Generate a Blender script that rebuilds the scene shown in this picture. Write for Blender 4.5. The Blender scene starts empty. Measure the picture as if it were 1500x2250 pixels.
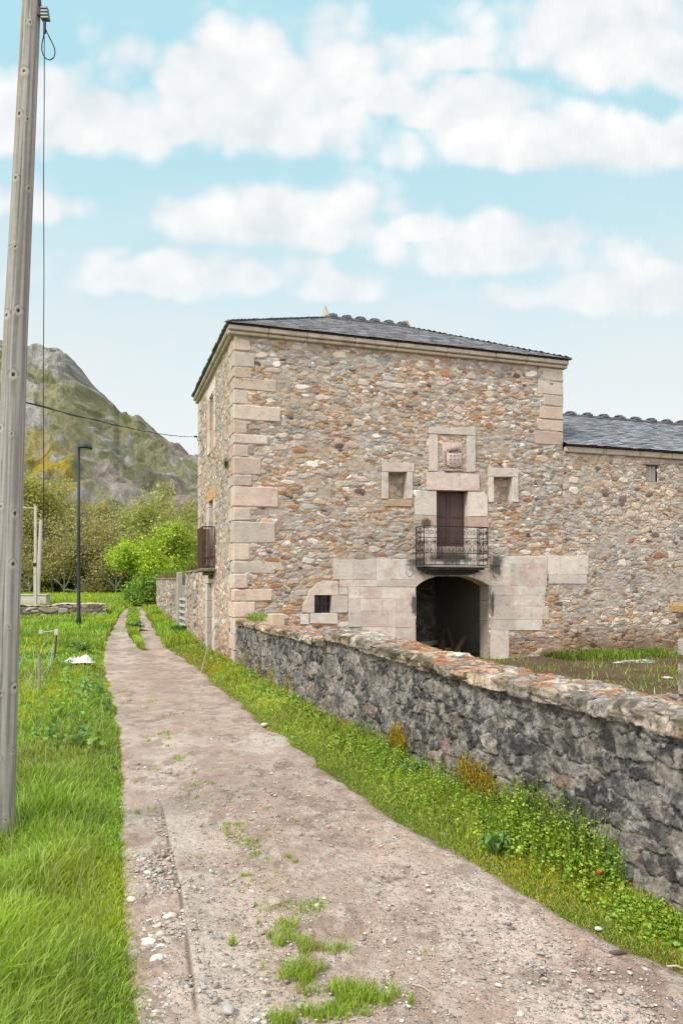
import bpy, bmesh, math, random
import numpy as np
from mathutils import Vector
R = math.radians
C = bpy.context.scene.collection
scn = bpy.context.scene

# ------------------------------------------------------------------ camera
F = 1646.0                      # focal length in photo pixels (1500 wide)
HZ = 1295.0                     # horizon row of the photo
EYE = 2.0
cam_d = bpy.data.cameras.new('camera'); cam = bpy.data.objects.new('camera', cam_d); C.objects.link(cam)
cam.location = (0, 0, EYE); cam.rotation_euler = (R(90), 0, 0)
cam_d.sensor_fit = 'HORIZONTAL'; cam_d.sensor_width = 24.0; cam_d.lens = 24.0*F/1500.0
cam_d.shift_y = (HZ-1125.0)/1500.0
cam_d.clip_end = 5000; cam_d.clip_start = 0.05
scn.camera = cam

# ------------------------------------------------------------------ exposure, sun
scn.view_settings.view_transform = 'Standard'; scn.view_settings.look = 'None'
scn.view_settings.exposure = 0.9; scn.view_settings.gamma = 1.0
scn.view_settings.use_curve_mapping = False
scn.cycles.use_denoising = True; scn.cycles.filter_width = 1.3
scn.cycles.max_bounces = 6; scn.cycles.diffuse_bounces = 3; scn.cycles.transparent_max_bounces = 8
sun_dir = Vector((-0.55, -0.62, 0.95)).normalized()      # towards the sun
SUN_EL = math.asin(sun_dir.z); SUN_AZ = math.atan2(sun_dir.x, sun_dir.y)
sd = bpy.data.lights.new('sun', 'SUN'); sd.energy = 1.8; sd.angle = R(14); sd.color = (1.0, 0.95, 0.88)
so = bpy.data.objects.new('sun', sd); C.objects.link(so)
so.rotation_euler = sun_dir.to_track_quat('Z', 'Y').to_euler()

# ------------------------------------------------------------------ node helpers
class NT:
    def __init__(s, tree): s.t = tree; s.n = tree.nodes; s.l = tree.links
    def put(s, sock, v):
        if hasattr(v, 'is_output'): s.l.new(v, sock)
        elif v is not None:
            if isinstance(v, (tuple, list)) and len(v) == 3 and sock.type == 'RGBA': v = (*v, 1)
            sock.default_value = v
    def node(s, kind, **kw):
        n = s.n.new(kind)
        for k, v in kw.items(): setattr(n, k, v)
        return n
    def math(s, op, a, b=0.0, c=None, clamp=False):
        n = s.node('ShaderNodeMath', operation=op, use_clamp=clamp)
        s.put(n.inputs[0], a); s.put(n.inputs[1], b)
        if c is not None: s.put(n.inputs[2], c)
        return n.outputs[0]
    def vmath(s, op, a, b=None):
        n = s.node('ShaderNodeVectorMath', operation=op); s.put(n.inputs[0], a)
        if b is not None: s.put(n.inputs[1], b)
        return n.outputs['Value'] if op in ('LENGTH', 'DOT_PRODUCT', 'DISTANCE') else n.outputs[0]
    def ramp(s, v, a, b, lo=0.0, hi=1.0):          # smoothstep
        n = s.node('ShaderNodeMapRange', interpolation_type='SMOOTHSTEP')
        s.put(n.inputs[0], v); s.put(n.inputs[1], a); s.put(n.inputs[2], b); s.put(n.inputs[3], lo); s.put(n.inputs[4], hi)
        return n.outputs[0]
    def noise(s, vec, scale, detail=4.0, rough=0.55, out='Fac'):
        n = s.node('ShaderNodeTexNoise'); s.put(n.inputs['Vector'], vec)
        n.inputs['Scale'].default_value = scale; n.inputs['Detail'].default_value = detail; n.inputs['Roughness'].default_value = rough
        return n.outputs[out]
    def voro(s, vec, scale, feature='F1', out='Distance'):
        n = s.node('ShaderNodeTexVoronoi', feature=feature); s.put(n.inputs['Vector'], vec); n.inputs['Scale'].default_value = scale
        return n.outputs[out]
    def mix(s, f, a, b, mode='MIX'):
        n = s.node('ShaderNodeMix', data_type='RGBA', blend_type=mode)
        s.put(n.inputs[0], f); s.put(n.inputs[6], a); s.put(n.inputs[7], b)
        return n.outputs[2]
    def mapping(s, vec, loc=(0,0,0), rot=(0,0,0), scale=(1,1,1)):
        n = s.node('ShaderNodeMapping'); s.put(n.inputs[0], vec)
        n.inputs[1].default_value = loc; n.inputs[2].default_value = rot; n.inputs[3].default_value = scale
        return n.outputs[0]
    def bump(s, h, strength, dist):
        n = s.node('ShaderNodeBump'); s.put(n.inputs['Height'], h); n.inputs['Strength'].default_value = strength
        n.inputs['Distance'].default_value = dist
        return n.outputs[0]
    def attr(s, name='Col'):
        return s.node('ShaderNodeAttribute', attribute_name=name).outputs['Color']
    def objco(s): return s.node('ShaderNodeTexCoord').outputs['Object']
    def sep(s, v):
        n = s.node('ShaderNodeSeparateXYZ'); s.put(n.inputs[0], v); return n.outputs
    def comb(s, x, y, z):
        n = s.node('ShaderNodeCombineXYZ'); s.put(n.inputs[0], x); s.put(n.inputs[1], y); s.put(n.inputs[2], z); return n.outputs[0]

# ------------------------------------------------------------------ sky: Nishita with fair weather clouds
world = bpy.data.worlds.new("World"); scn.world = world; world.use_nodes = True
w = NT(world.node_tree); w.n.clear()
SKY = 0.1
d = w.node('ShaderNodeTexCoord').outputs['Generated']
sky = w.node('ShaderNodeTexSky'); sky.sky_type = 'NISHITA'; sky.sun_disc = False
sky.sun_elevation = SUN_EL; sky.sun_rotation = SUN_AZ; sky.dust_density = 1.5; sky.air_density = 1.0
dx, dy, dz = w.sep(d)
# clear sky: the Nishita sky seen through thin bright spring haze
hz = w.ramp(dz, 0.16, 0.56)
haze_col = w.mix(hz, (4.75, 4.98, 4.98), (2.6, 4.25, 4.75))
clear = w.mix(0.95, sky.outputs[0], haze_col)
# cloud field on the plane of directions in front of the lane
fy = w.math('MAXIMUM', dy, 0.22)
gx = w.math('DIVIDE', dx, fy); gz = w.math('DIVIDE', dz, fy)
g = w.comb(gx, gz, 0.0)
n1 = w.noise(g, 8.0, 9.0, 0.58)
gw = w.vmath('ADD', g, w.vmath('MULTIPLY', w.vmath('SUBTRACT', w.noise(g, 9.0, 5.0, 0.6, 'Color'), (0.5, 0.5, 0.5)), (0.05, 0.05, 0.0)))
puff = w.math('SUBTRACT', 0.42, w.voro(gw, 13.0)); puff2 = w.math('SUBTRACT', 0.42, w.voro(gw, 29.0))
bil = w.math('ADD', w.math('MULTIPLY', puff, 0.75), w.math('MULTIPLY', puff2, 0.38))
n2 = w.noise(w.mapping(g, (3.1, 1.7, 0)), 2.6, 5.0, 0.5)
nz = w.math('ADD', w.math('ADD', w.math('MULTIPLY', w.math('SUBTRACT', n1, 0.5), 1.1), w.math('MULTIPLY', w.math('SUBTRACT', n2, 0.5), 0.55)), bil)
def px(x, y): return ((x-750)/F, (HZ-y)/F)
blobs = [  # centre x, y, half width, half height in photo pixels: each a heap of cloud at that bearing
 (560,235,300,185), (430,200,130,110), (720,180,170,130), (180,270,260,110), (330,290,220,60), (30,270,150,130), (840,215,110,80), (40,450,160,70),
 (1330,90,370,150), (1480,150,260,110), (1020,120,90,60), (1060,225,150,70), (1180,320,330,100), (1450,310,220,70), (950,265,90,40),
 (640,490,270,95), (430,500,70,70), (600,440,110,60), (760,455,130,75), (910,510,110,45), (1120,560,250,85), (1210,530,120,50), (400,610,280,65), (760,640,120,45),
 (1310,650,270,60), (1440,625,120,50),
 (-500,300,300,130), (-700,520,420,90), (2000,250,400,120), (2100,520,420,100), (500,-300,500,170), (1500,-350,480,160), (-300,-250,380,140)]
fld = None
for (bx, by, bw, bh) in blobs:
    cx, cy = px(bx, by)
    sx, sy = F/(bw*1.14), F/(bh*1.12)
    v = w.mapping(g, (-cx*sx, -cy*sy, 0), (0, 0, 0), (sx, sy, 1))
    vx, vy, vz = w.sep(v); v = w.comb(vx, w.math('MAXIMUM', vy, w.math('MULTIPLY', vy, -1.7)), 0.0)
    L = w.vmath('LENGTH', v)
    if fld is None: fld = L
    else:
        m = w.node('ShaderNodeMath', operation='SMOOTH_MIN'); w.put(m.inputs[0], fld); w.put(m.inputs[1], L); m.inputs[2].default_value = 0.12
        fld = m.outputs[0]
dens_in = w.math('ADD', w.math('SUBTRACT', 1.14, fld), nz)
dens0 = w.ramp(dens_in, -0.14, 0.48)
dens = w.math('MULTIPLY', dens0, w.ramp(dz, 0.28, 0.48, 0.72, 1.0))
# light and shade inside a heap, lit from above
g_up = w.mapping(g, (0.0, -0.035, 0)); n1u = w.noise(g_up, 8.0, 9.0, 0.58)
relief = w.math('SUBTRACT', n1u, n1)
shade = w.math('ADD', w.math('ADD', 0.55, w.math('MULTIPLY', bil, 0.7)), w.math('MULTIPLY', relief, 1.8), clamp=True)
core = w.ramp(n2, 0.35, 0.7)
shade2 = w.math('SUBTRACT', shade, w.math('MULTIPLY', core, 0.16), clamp=True)
cl_col = w.mix(shade2, (4.2, 4.5, 4.72), (5.85, 5.7, 5.55))
# thin veil lower down and a broken bright deck elsewhere (unseen, behind the viewer), overbright as added fill light
veil = w.math('MULTIPLY', w.ramp(w.noise(w.mapping(g, (0, 0, 0), (0, 0, 0), (1, 2.6, 1)), 3.0, 5.0, 0.6), 0.38, 0.75), w.ramp(dz, 0.55, 0.25))
front = w.mix(w.math('MULTIPLY', veil, 0.75), clear, (4.5, 4.65, 4.65))
front = w.mix(w.math('MULTIPLY', dens, 0.96), front, cl_col)
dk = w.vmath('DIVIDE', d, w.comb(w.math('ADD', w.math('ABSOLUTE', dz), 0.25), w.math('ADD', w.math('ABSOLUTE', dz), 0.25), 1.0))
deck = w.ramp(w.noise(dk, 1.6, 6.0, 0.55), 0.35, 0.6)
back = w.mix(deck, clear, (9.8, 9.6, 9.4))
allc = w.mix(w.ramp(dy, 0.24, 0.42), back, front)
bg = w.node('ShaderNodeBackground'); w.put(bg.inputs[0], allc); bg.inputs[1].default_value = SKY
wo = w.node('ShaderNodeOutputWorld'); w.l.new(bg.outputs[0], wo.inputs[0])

# ------------------------------------------------------------------ numpy noise
def hsh(ix, iy, seed):
    a = (np.asarray(ix).astype(np.int64) & 0xffffffff).astype(np.uint64); b = (np.asarray(iy).astype(np.int64) & 0xffffffff).astype(np.uint64)
    M = np.uint64(0xffffffff)
    h = (a*np.uint64(374761393) + b*np.uint64(668265263) + np.uint64((seed*2246822519) & 0xffffffff)) & M
    h = ((h ^ (h >> np.uint64(13)))*np.uint64(1274126177)) & M
    h = ((h ^ (h >> np.uint64(15)))*np.uint64(2246822519)) & M
    h = h ^ (h >> np.uint64(16))
    return (h & np.uint64(0xffffff)).astype(np.float64)/float(0x1000000)
def vnoise(x, y, seed=0):
    x = np.asarray(x, float); y = np.asarray(y, float)
    ix = np.floor(x); iy = np.floor(y); fx = x-ix; fy = y-iy
    fx = fx*fx*(3-2*fx); fy = fy*fy*(3-2*fy)
    a = hsh(ix, iy, seed); b = hsh(ix+1, iy, seed); c = hsh(ix, iy+1, seed); e = hsh(ix+1, iy+1, seed)
    return (a*(1-fx)+b*fx)*(1-fy) + (c*(1-fx)+e*fx)*fy
def fbm(x, y, seed=0, octv=4, gain=0.5):
    s = 0; amp = 1; tot = 0; f = 1.0
    for k in range(octv):
        s = s + amp*vnoise(np.asarray(x)*f+17.3*k, np.asarray(y)*f-9.1*k, seed+k); tot += amp; amp *= gain; f *= 2.03
    return s/tot
def ss(a, b, x):
    t = np.clip((x-a)/(b-a), 0, 1); return t*t*(3-2*t)
def cells(X, Y, cw, ch, seed, jit=0.75, p=2.1, rvar=0.5):
    """irregular coursed stones: nearest and second nearest stone of every point, and the stone's hash"""
    Yc = Y/ch; gy = np.floor(Yc)
    d1 = np.full(X.shape, 9.0); d2 = np.full(X.shape, 9.0); idx = np.zeros(X.shape); idy = np.zeros(X.shape)
    lx = np.zeros(X.shape); ly = np.zeros(X.shape)
    for j in (-1, 0, 1):
        iy = gy+j; xx = X/cw - hsh(iy, 0*iy, seed+91); ix0 = np.floor(xx)
        for i in (-2, -1, 0, 1, 2):
            ix = ix0+i
            cx = ix+0.5+(hsh(ix, iy, seed)-0.5)*jit; cy = iy+0.5+(hsh(ix, iy, seed+1)-0.5)*jit*0.7
            rx = 1-rvar*0.5+rvar*hsh(ix, iy, seed+2); ry = 1-rvar*0.4+rvar*0.8*hsh(ix, iy, seed+3)
            ax = np.abs(xx-cx)/rx; ay = np.abs(Yc-cy)/ry
            dd = (ax**p+ay**p)**(1/p)
            nb = dd < d1
            d2 = np.where(nb, d1, np.minimum(d2, dd)); d1 = np.where(nb, dd, d1)
            idx = np.where(nb, ix, idx); idy = np.where(nb, iy, idy)
            lx = np.where(nb, xx-cx, lx); ly = np.where(nb, Yc-cy, ly)
    return d1, d2, idx, idy, lx, ly
def pick(h, pal):
    """palette of (weight, (r,g,b)); h in 0..1 per vertex"""
    wts = np.cumsum([q[0] for q in pal]); wts = wts/wts[-1]
    k = np.searchsorted(wts, h, side='right').clip(0, len(pal)-1)
    return np.array([q[1] for q in pal])[k]

# ------------------------------------------------------------------ mesh helpers
def raw(name, V, Fq, mat, parent=None, col=None, smooth=False):
    me = bpy.data.meshes.new(name)
    V = np.asarray(V, np.float32).reshape(-1, 3)
    if isinstance(Fq, np.ndarray):
        Fs = [Fq]
    else: Fs = Fq
    if len(Fs) and isinstance(Fs[0], np.ndarray):
        Fs = [f for f in Fs if len(f)]
        nl = sum(f.size for f in Fs); npoly = sum(len(f) for f in Fs)
        me.vertices.add(len(V)); me.vertices.foreach_set('co', V.ravel())
        me.loops.add(nl); me.polygons.add(npoly)
        me.loops.foreach_set('vertex_index', np.concatenate([f.ravel() for f in Fs]).astype(np.int32))
        tot = np.concatenate([np.full(len(f), f.shape[1]) for f in Fs]).astype(np.int32)
        st = np.concatenate([[0], np.cumsum(tot)[:-1]]).astype(np.int32)
        me.polygons.foreach_set('loop_start', st); me.polygons.foreach_set('loop_total', tot)
        me.update(calc_edges=True); me.validate()
    else:
        me.from_pydata([tuple(map(float, v)) for v in V], [], Fs); me.update()
    if col is not None:
        ca = me.color_attributes.new('Col', 'FLOAT_COLOR', 'POINT')
        c = np.ones((len(V), 4), np.float32); c[:, :3] = col
        ca.data.foreach_set('color', c.ravel())
    if mat: me.materials.append(mat)
    if smooth: me.polygons.foreach_set('use_smooth', np.ones(len(me.polygons), bool))
    o = bpy.data.objects.new(name, me); C.objects.link(o)
    if parent: o.parent = parent
    return o
def grid_faces(nr, nc, keep=None):
    i = np.arange(nr-1)[:, None]*nc + np.arange(nc-1)[None, :]
    f = np.stack([i, i+1, i+nc+1, i+nc], -1).reshape(-1, 4)
    if keep is not None: f = f[keep.ravel()]
    return f
class MB:
    def __init__(s): s.v = []; s.f = []; s.c = []; s.n = 0
    def add(s, V, Fs, col=(1, 1, 1)):
        s.v.append(np.asarray(V, float)); s.f += [[a+s.n for a in f] for f in Fs]
        c = np.empty((len(V), 3)); c[:] = col; s.c.append(c); s.n += len(V)
    def box(s, a, b, col=(1, 1, 1), bev=0.0, jit=0.0):
        a = np.array(a, float); b = np.array(b, float); ctr = (a+b)/2; h = np.abs(b-a)/2
        bev = min(bev, h.min()*0.45)
        if bev <= 0:
            V = [ctr+h*np.array([x, y, z]) for z in (-1, 1) for y in (-1, 1) for x in (-1, 1)]
            Fs = [(0,2,3,1), (4,5,7,6), (0,1,5,4), (2,6,7,3), (0,4,6,2), (1,3,7,5)]
            V = np.array(V)
        else:
            bm = bmesh.new(); bmesh.ops.create_cube(bm, size=2)
            for v in bm.verts: v.co = Vector(h*np.array(v.co))
            bmesh.ops.bevel(bm, geom=bm.edges[:], offset=bev, segments=1, affect='EDGES')
            V = np.array([v.co for v in bm.verts])+ctr; bm.verts.index_update(); Fs = [[v.index for v in f.verts] for f in bm.faces]; bm.free()
        if jit: V = V+np.random.uniform(-jit, jit, V.shape)
        s.add(V, Fs, col)
    def tube(s, pts, r, sides=6, col=(1, 1, 1), cap=True):
        pts = [np.array(p, float) for p in pts]; n = len(pts)
        rr = r if hasattr(r, '__len__') else [r]*n
        V = []; up = None
        for k in range(n):
            t = pts[min(k+1, n-1)]-pts[max(k-1, 0)]; t = t/(np.linalg.norm(t)+1e-9)
            if up is None:
                up = np.array([0, 0, 1.0]) if abs(t[2]) < 0.9 else np.array([1.0, 0, 0])
            e1 = up-t*np.dot(up, t); e1 /= (np.linalg.norm(e1)+1e-9); e2 = np.cross(t, e1); up = e1
            for q in range(sides):
                a = 2*math.pi*q/sides; V.append(pts[k]+rr[k]*(math.cos(a)*e1+math.sin(a)*e2))
        Fs = []
        for k in range(n-1):
            for q in range(sides):
                q2 = (q+1) % sides; Fs.append((k*sides+q, k*sides+q2, (k+1)*sides+q2, (k+1)*sides+q))
        if cap: Fs.append(tuple(range(sides))[::-1]); Fs.append(tuple((n-1)*sides+q for q in range(sides)))
        s.add(V, Fs, col)
    def lathe(s, prof, seg=14, at=(0, 0, 0), col=(1, 1, 1)):
        V = [(at[0]+r*math.cos(2*math.pi*q/seg), at[1]+r*math.sin(2*math.pi*q/seg), at[2]+z) for r, z in prof for q in range(seg)]
        n = len(prof); Fs = [(k*seg+q, k*seg+(q+1) % seg, (k+1)*seg+(q+1) % seg, (k+1)*seg+q) for k in range(n-1) for q in range(seg)]
        Fs.append(tuple(range(seg))[::-1]); Fs.append(tuple((n-1)*seg+q for q in range(seg)))
        s.add(V, Fs, col)
    def prism(s, poly, front, back, fmap, col=(1, 1, 1), bev=0.012):
        """poly: list of (a,z) counterclockwise; a slab from depth front to back with a chamfered front; fmap(a,depth,z)"""
        P = np.array(poly, float); n = len(P)
        area = 0.5*np.sum(P[:, 0]*np.roll(P[:, 1], -1)-np.roll(P[:, 0], -1)*P[:, 1])
        if area < 0: P = P[::-1]
        e = np.roll(P, -1, 0)-P; e /= np.linalg.norm(e, axis=1)[:, None]+1e-9
        nin = np.stack([-e[:, 1], e[:, 0]], 1); npv = np.roll(nin, 1, 0)
        bis = nin+npv; bis /= np.maximum((bis*nin).sum(1), 0.35)[:, None]
        Q = P+bis*bev
        V = [fmap(q[0], front, q[1]) for q in Q]+[fmap(p[0], front+bev, p[1]) for p in P]+[fmap(p[0], back, p[1]) for p in P]
        Fs = [tuple(range(n))]+[(k, n+k, n+(k+1) % n, (k+1) % n) for k in range(n)]+[(n+k, 2*n+k, 2*n+(k+1) % n, n+(k+1) % n) for k in range(n)]
        s.add(V, Fs, col)
    def lump(s, at, r, col=(1, 1, 1), seed=0, flat=1.0, sub=2, rough=0.3):
        bm = bmesh.new(); bmesh.ops.create_icosphere(bm, subdivisions=sub, radius=1)
        V = np.array([v.co for v in bm.verts]); bm.verts.index_update(); Fs = [[v.index for v in f.verts] for f in bm.faces]; bm.free()
        k = 1+rough*(fbm(V[:, 0]*1.6+seed*3.1, V[:, 1]*1.6+V[:, 2]*1.3, seed, 2)-0.5)*2
        r = np.array(r if hasattr(r, '__len__') else (r, r, r*flat))
        s.add(V*k[:, None]*r+np.array(at), Fs, col)
    def build(s, name, mat, parent=None, smooth=False):
        return raw(name, np.concatenate(s.v), s.f, mat, parent, np.concatenate(s.c), smooth)
def empty(name, loc=(0, 0, 0), rz=0.0):
    o = bpy.data.objects.new(name, None); C.objects.link(o); o.location = loc; o.rotation_euler = (0, 0, rz); o.empty_display_size = 0.3
    return o
def tag(o, label, cat, group=None, kind=None):
    o['label'] = label; o['category'] = cat
    if group: o['group'] = group
    if kind: o['kind'] = kind
    return o
def copy_tree(o, parent=None):
    c = o.copy(); C.objects.link(c)
    if parent: c.parent = parent
    for ch in o.children: copy_tree(ch, c)
    return c

# ------------------------------------------------------------------ materials
def material(name):
    m = bpy.data.materials.new(name); m.use_nodes = True; t = NT(m.node_tree)
    b = m.node_tree.nodes['Principled BSDF']; b.inputs['Specular IOR Level'].default_value = 0.25
    return m, t, b
def mat_attr(name, rough=0.9, var=0.35, scale=8.0, bump=0.5, bdist=0.01, fine=60.0, spots=None, spec=0.2):
    """base colour from the mesh's own colours, broken up by two noises; spots: list of (colour, scale, lo, hi, strength)"""
    m, t, b = material(name); co = t.objco(); col = t.attr()
    n = t.noise(co, scale, 6, 0.62); nf = t.noise(co, fine, 4, 0.65)
    k = t.math('ADD', 1.0-var, t.math('MULTIPLY', t.math('ADD', n, nf), var))
    col = t.mix(1.0, col, t.comb(k, k, k), 'MULTIPLY')
    for (sc, s_, lo, hi, st) in (spots or []):
        sp = t.ramp(t.noise(t.mapping(co, (s_, 3.0, 1.0)), s_, 6, 0.68), lo, hi)
        col = t.mix(t.math('MULTIPLY', sp, st), col, sc)
    t.put(b.inputs['Base Color'], col); b.inputs['Roughness'].default_value = rough; b.inputs['Specular IOR Level'].default_value = spec
    h = t.math('ADD', n, t.math('MULTIPLY', nf, 0.6))
    t.put(b.inputs['Normal'], t.bump(h, bump, bdist))
    return m
def mat_leaf(name, trans=0.42):
    m = bpy.data.materials.new(name); m.use_nodes = True; t = NT(m.node_tree); t.n.clear()
    col = t.attr(); di = t.node('ShaderNodeBsdfDiffuse'); tr = t.node('ShaderNodeBsdfTranslucent'); gl = t.node('ShaderNodeBsdfGlossy')
    t.put(di.inputs[0], col); t.put(tr.inputs[0], t.mix(1.0, col, (1.25, 1.2, 0.7), 'MULTIPLY')); gl.inputs['Roughness'].default_value = 0.45
    t.put(gl.inputs[0], (0.8, 0.85, 0.8))
    m1 = t.node('ShaderNodeMixShader'); m1.inputs[0].default_value = trans; t.l.new(di.outputs[0], m1.inputs[1]); t.l.new(tr.outputs[0], m1.inputs[2])
    m2 = t.node('ShaderNodeMixShader'); m2.inputs[0].default_value = 0.03; t.l.new(m1.outputs[0], m2.inputs[1]); t.l.new(gl.outputs[0], m2.inputs[2])
    o = t.node('ShaderNodeOutputMaterial'); t.l.new(m2.outputs[0], o.inputs[0])
    return m
M_leaf = mat_leaf('foliage'); M_grass = mat_leaf('grass_blades', 0.4)
M_rubble = mat_attr('rubble_stone', 0.92, 0.55, 14.0, 0.7, 0.012, 70.0, spots=[((0.30, 0.12, 0.035), 2.1, 0.62, 0.72, 0.35), ((0.10, 0.095, 0.09), 5.0, 0.62, 0.75, 0.35)])
M_dark = mat_attr('weathered_wall_stone', 0.95, 0.75, 20.0, 1.0, 0.02, 70.0, spots=[((0.30, 0.265, 0.235), 9.0, 0.58, 0.65, 0.55), ((0.034, 0.032, 0.032), 6.0, 0.50, 0.58, 0.5), ((0.022, 0.022, 0.024), 19.0, 0.55, 0.62, 0.6), ((0.60, 0.58, 0.53), 17.0, 0.69, 0.72, 0.85), ((0.28, 0.16, 0.08), 5.1, 0.66, 0.72, 0.45)])
M_wood = None
def mat_ashlar():
    m, t, b = material('dressed_limestone'); co = t.objco(); col = t.attr()
    n = t.noise(co, 3.0, 7, 0.65); nf = t.noise(co, 45, 4, 0.7); st = t.noise(t.mapping(co, (0, 0, 0), (0, 0, 0), (1.0, 1.0, 2.0)), 6.0, 8, 0.72)
    k = t.math('ADD', 0.30, t.math('ADD', t.math('MULTIPLY', n, 0.65), t.math('MULTIPLY', t.math('ADD', nf, st), 0.37)))
    col = t.mix(1.0, col, t.comb(k, k, k), 'MULTIPLY')
    pk = t.ramp(t.noise(t.mapping(co, (5, 2, 1)), 1.7, 6, 0.7), 0.50, 0.66); col = t.mix(t.math('MULTIPLY', pk, 0.5), col, (0.50, 0.33, 0.26))
    orr = t.ramp(t.noise(t.mapping(co, (1, 7, 3)), 2.6, 7, 0.72), 0.62, 0.72); col = t.mix(t.math('MULTIPLY', orr, 0.5), col, (0.45, 0.20, 0.08))
    gy = t.ramp(t.noise(t.mapping(co, (9, 4, 2)), 5.0, 8, 0.75), 0.54, 0.66); col = t.mix(t.math('MULTIPLY', gy, 0.5), col, (0.22, 0.20, 0.19))
    # soot-dark water stains below both ends of the balcony and down the right jamb of the arch
    stn = None
    for (c0, r0) in STAINS:
        v = t.mapping(co, (-c0[0]/r0[0], 0, -c0[1]/r0[1]), (0, 0, 0), (1/r0[0], 0.0, 1/r0[1])); L = t.vmath('LENGTH', v)
        stn = L if stn is None else t.math('MINIMUM', stn, L)
    s2 = t.ramp(t.math('ADD', stn, t.math('MULTIPLY', t.math('SUBTRACT', t.noise(co, 5, 6, 0.7), 0.5), 1.6)), 1.1, 0.45)
    front = t.ramp(t.sep(co)[1], 1.6, 1.2)
    col = t.mix(t.math('MULTIPLY', t.math('MULTIPLY', s2, front), 0.85), col, (0.045, 0.042, 0.042))
    t.put(b.inputs['Base Color'], col); b.inputs['Roughness'].default_value = 0.85
    t.put(b.inputs['Normal'], t.bump(t.math('ADD', t.math('ADD', n, st), nf), 0.7, 0.02))
    return m
def mat_plain(name, col, rough=0.7, metal=0.0, var=0.3, scale=10, bump=0.2, bd=0.004, second=None, sscale=6.0, lo=0.5, hi=0.65):
    m, t, b = material(name); co = t.objco(); n = t.noise(co, scale, 5, 0.6)
    k = t.math('ADD', 1-var*0.5, t.math('MULTIPLY', n, var)); c = t.mix(1.0, col, t.comb(k, k, k), 'MULTIPLY')
    if second: c = t.mix(t.ramp(t.noise(t.mapping(co, (3, 1, 2)), sscale, 6, 0.65), lo, hi), c, second)
    t.put(b.inputs['Base Color'], c); b.inputs['Roughness'].default_value = rough; b.inputs['Metallic'].default_value = metal
    t.put(b.inputs['Normal'], t.bump(n, bump, bd)); return m

# ------------------------------------------------------------------ where things stand
ANG = math.atan2((750-222), F)                     # the house is turned by this against the view
du = np.array([math.cos(ANG), math.sin(ANG)]); dv = np.array([-math.sin(ANG), math.cos(ANG)])
D0 = 18.8; X0 = (515-750)/F*D0                     # front left corner of the tower
W, DEP = 9.55, 7.2                                 # tower width and depth
def zg(x, y):
    """terrain: level by the house, rising gently up the valley"""
    y = np.asarray(y, float); x = np.asarray(x, float)
    base = 1.2*ss(20, 66, y)*1.0 + 0.4*ss(60, 110, y)
    return base
def gp(x, y, dz=0.0):
    """point on the terrain seen in the photo at x, y (measured once, used as a place)"""
    D = EYE*F/max(y-HZ, 4)
    for _ in range(60):
        D = D*0.5+0.5*max((EYE-float(zg(0, D)))*F/max(y-HZ, 4), 1.0)
    X = (x-750)/F*D
    return np.array([X, D, float(zg(X, D))+dz])
def at(x, y, D): return np.array([(x-750)/F*D, D, EYE+(HZ-y)/F*D])
def fac(x, y):
    r = (x-750)/F; u = (r*D0-X0)/(du[0]-r*du[1]); D = D0+u*du[1]
    return (u, EYE+(HZ-y)/F*D)
def sid(x, y):
    r = (x-750)/F; v = (X0-r*D0)/(r*dv[1]-dv[0]); D = D0+v*dv[1]
    return (v, EYE+(HZ-y)/F*D)
def loc2w(u, v, z=0.0): return np.array([X0+u*du[0]+v*dv[0], D0+u*du[1]+v*dv[1], z])
def w2loc(x, y): return ((x-X0)*du[0]+(y-D0)*du[1], (x-X0)*dv[0]+(y-D0)*dv[1])
_uL, _zL = fac(915, 1235); _uR, _zR = fac(1085, 1235)
STAINS = [((_uL-0.02, _zL+0.1), (0.34, 0.42)), ((_uR+0.02, _zR+0.0), (0.30, 0.55)), ((fac(1078,1330)[0]+0.03, fac(1078,1330)[1]), (0.07, 0.5)),
          ((fac(990,1258)[0], fac(990,1258)[1]), (1.1, 0.12)), ((fac(908,1330)[0], fac(908,1330)[1]), (0.10, 0.35)), ((fac(935,1150)[0], fac(935,1150)[1]), (0.2, 0.18)), ((fac(990,1226)[0], fac(990,1226)[1]), (0.75, 0.20)), ((fac(912,1200)[0], fac(912,1200)[1]), (0.14, 0.3)), ((fac(1084,1195)[0], fac(1084,1195)[1]), (0.12, 0.3))]
M_ash = mat_ashlar()
# ================================================================== THE TOWER HOUSE
rng = np.random.default_rng(7); random.seed(7); np.random.seed(7)
M_slate = mat_attr('slate', 0.6, 0.35, 5.0, 0.3, 0.006, 40.0, spec=0.35, spots=[((0.20, 0.20, 0.17), 3.0, 0.6, 0.75, 0.35)])
M_door = mat_plain('brown_painted_wood', (0.085, 0.052, 0.047), 0.6, 0, 0.4, 12, 0.3, 0.004)
M_iron = mat_plain('wrought_iron', (0.035, 0.030, 0.028), 0.7, 0.3, 0.5, 20, 0.2, 0.003, (0.16, 0.07, 0.035), 9.0, 0.55, 0.7)
M_rust = mat_plain('rusty_iron', (0.085, 0.048, 0.04), 0.8, 0.2, 0.5, 30, 0.3, 0.003, (0.20, 0.11, 0.07), 9.0, 0.5, 0.7)
M_soot = mat_attr('dark_inner_masonry', 0.95, 0.5, 8.0, 0.6, 0.02, 40.0)
M_glass = mat_plain('window_glass', (0.02, 0.022, 0.025), 0.12, 0, 0.1, 3, 0.05, 0.002); M_glass.node_tree.nodes['Principled BSDF'].inputs['Specular IOR Level'].default_value = 0.5
M_oldwood = mat_attr('weathered_timber', 0.85, 0.5, 9.0, 0.5, 0.006, 60.0)
M_concrete = mat_plain('pale_concrete', (0.50, 0.46, 0.40), 0.9, 0, 0.3, 14, 0.3, 0.006, (0.33, 0.28, 0.22), 4.0, 0.5, 0.7)
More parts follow.
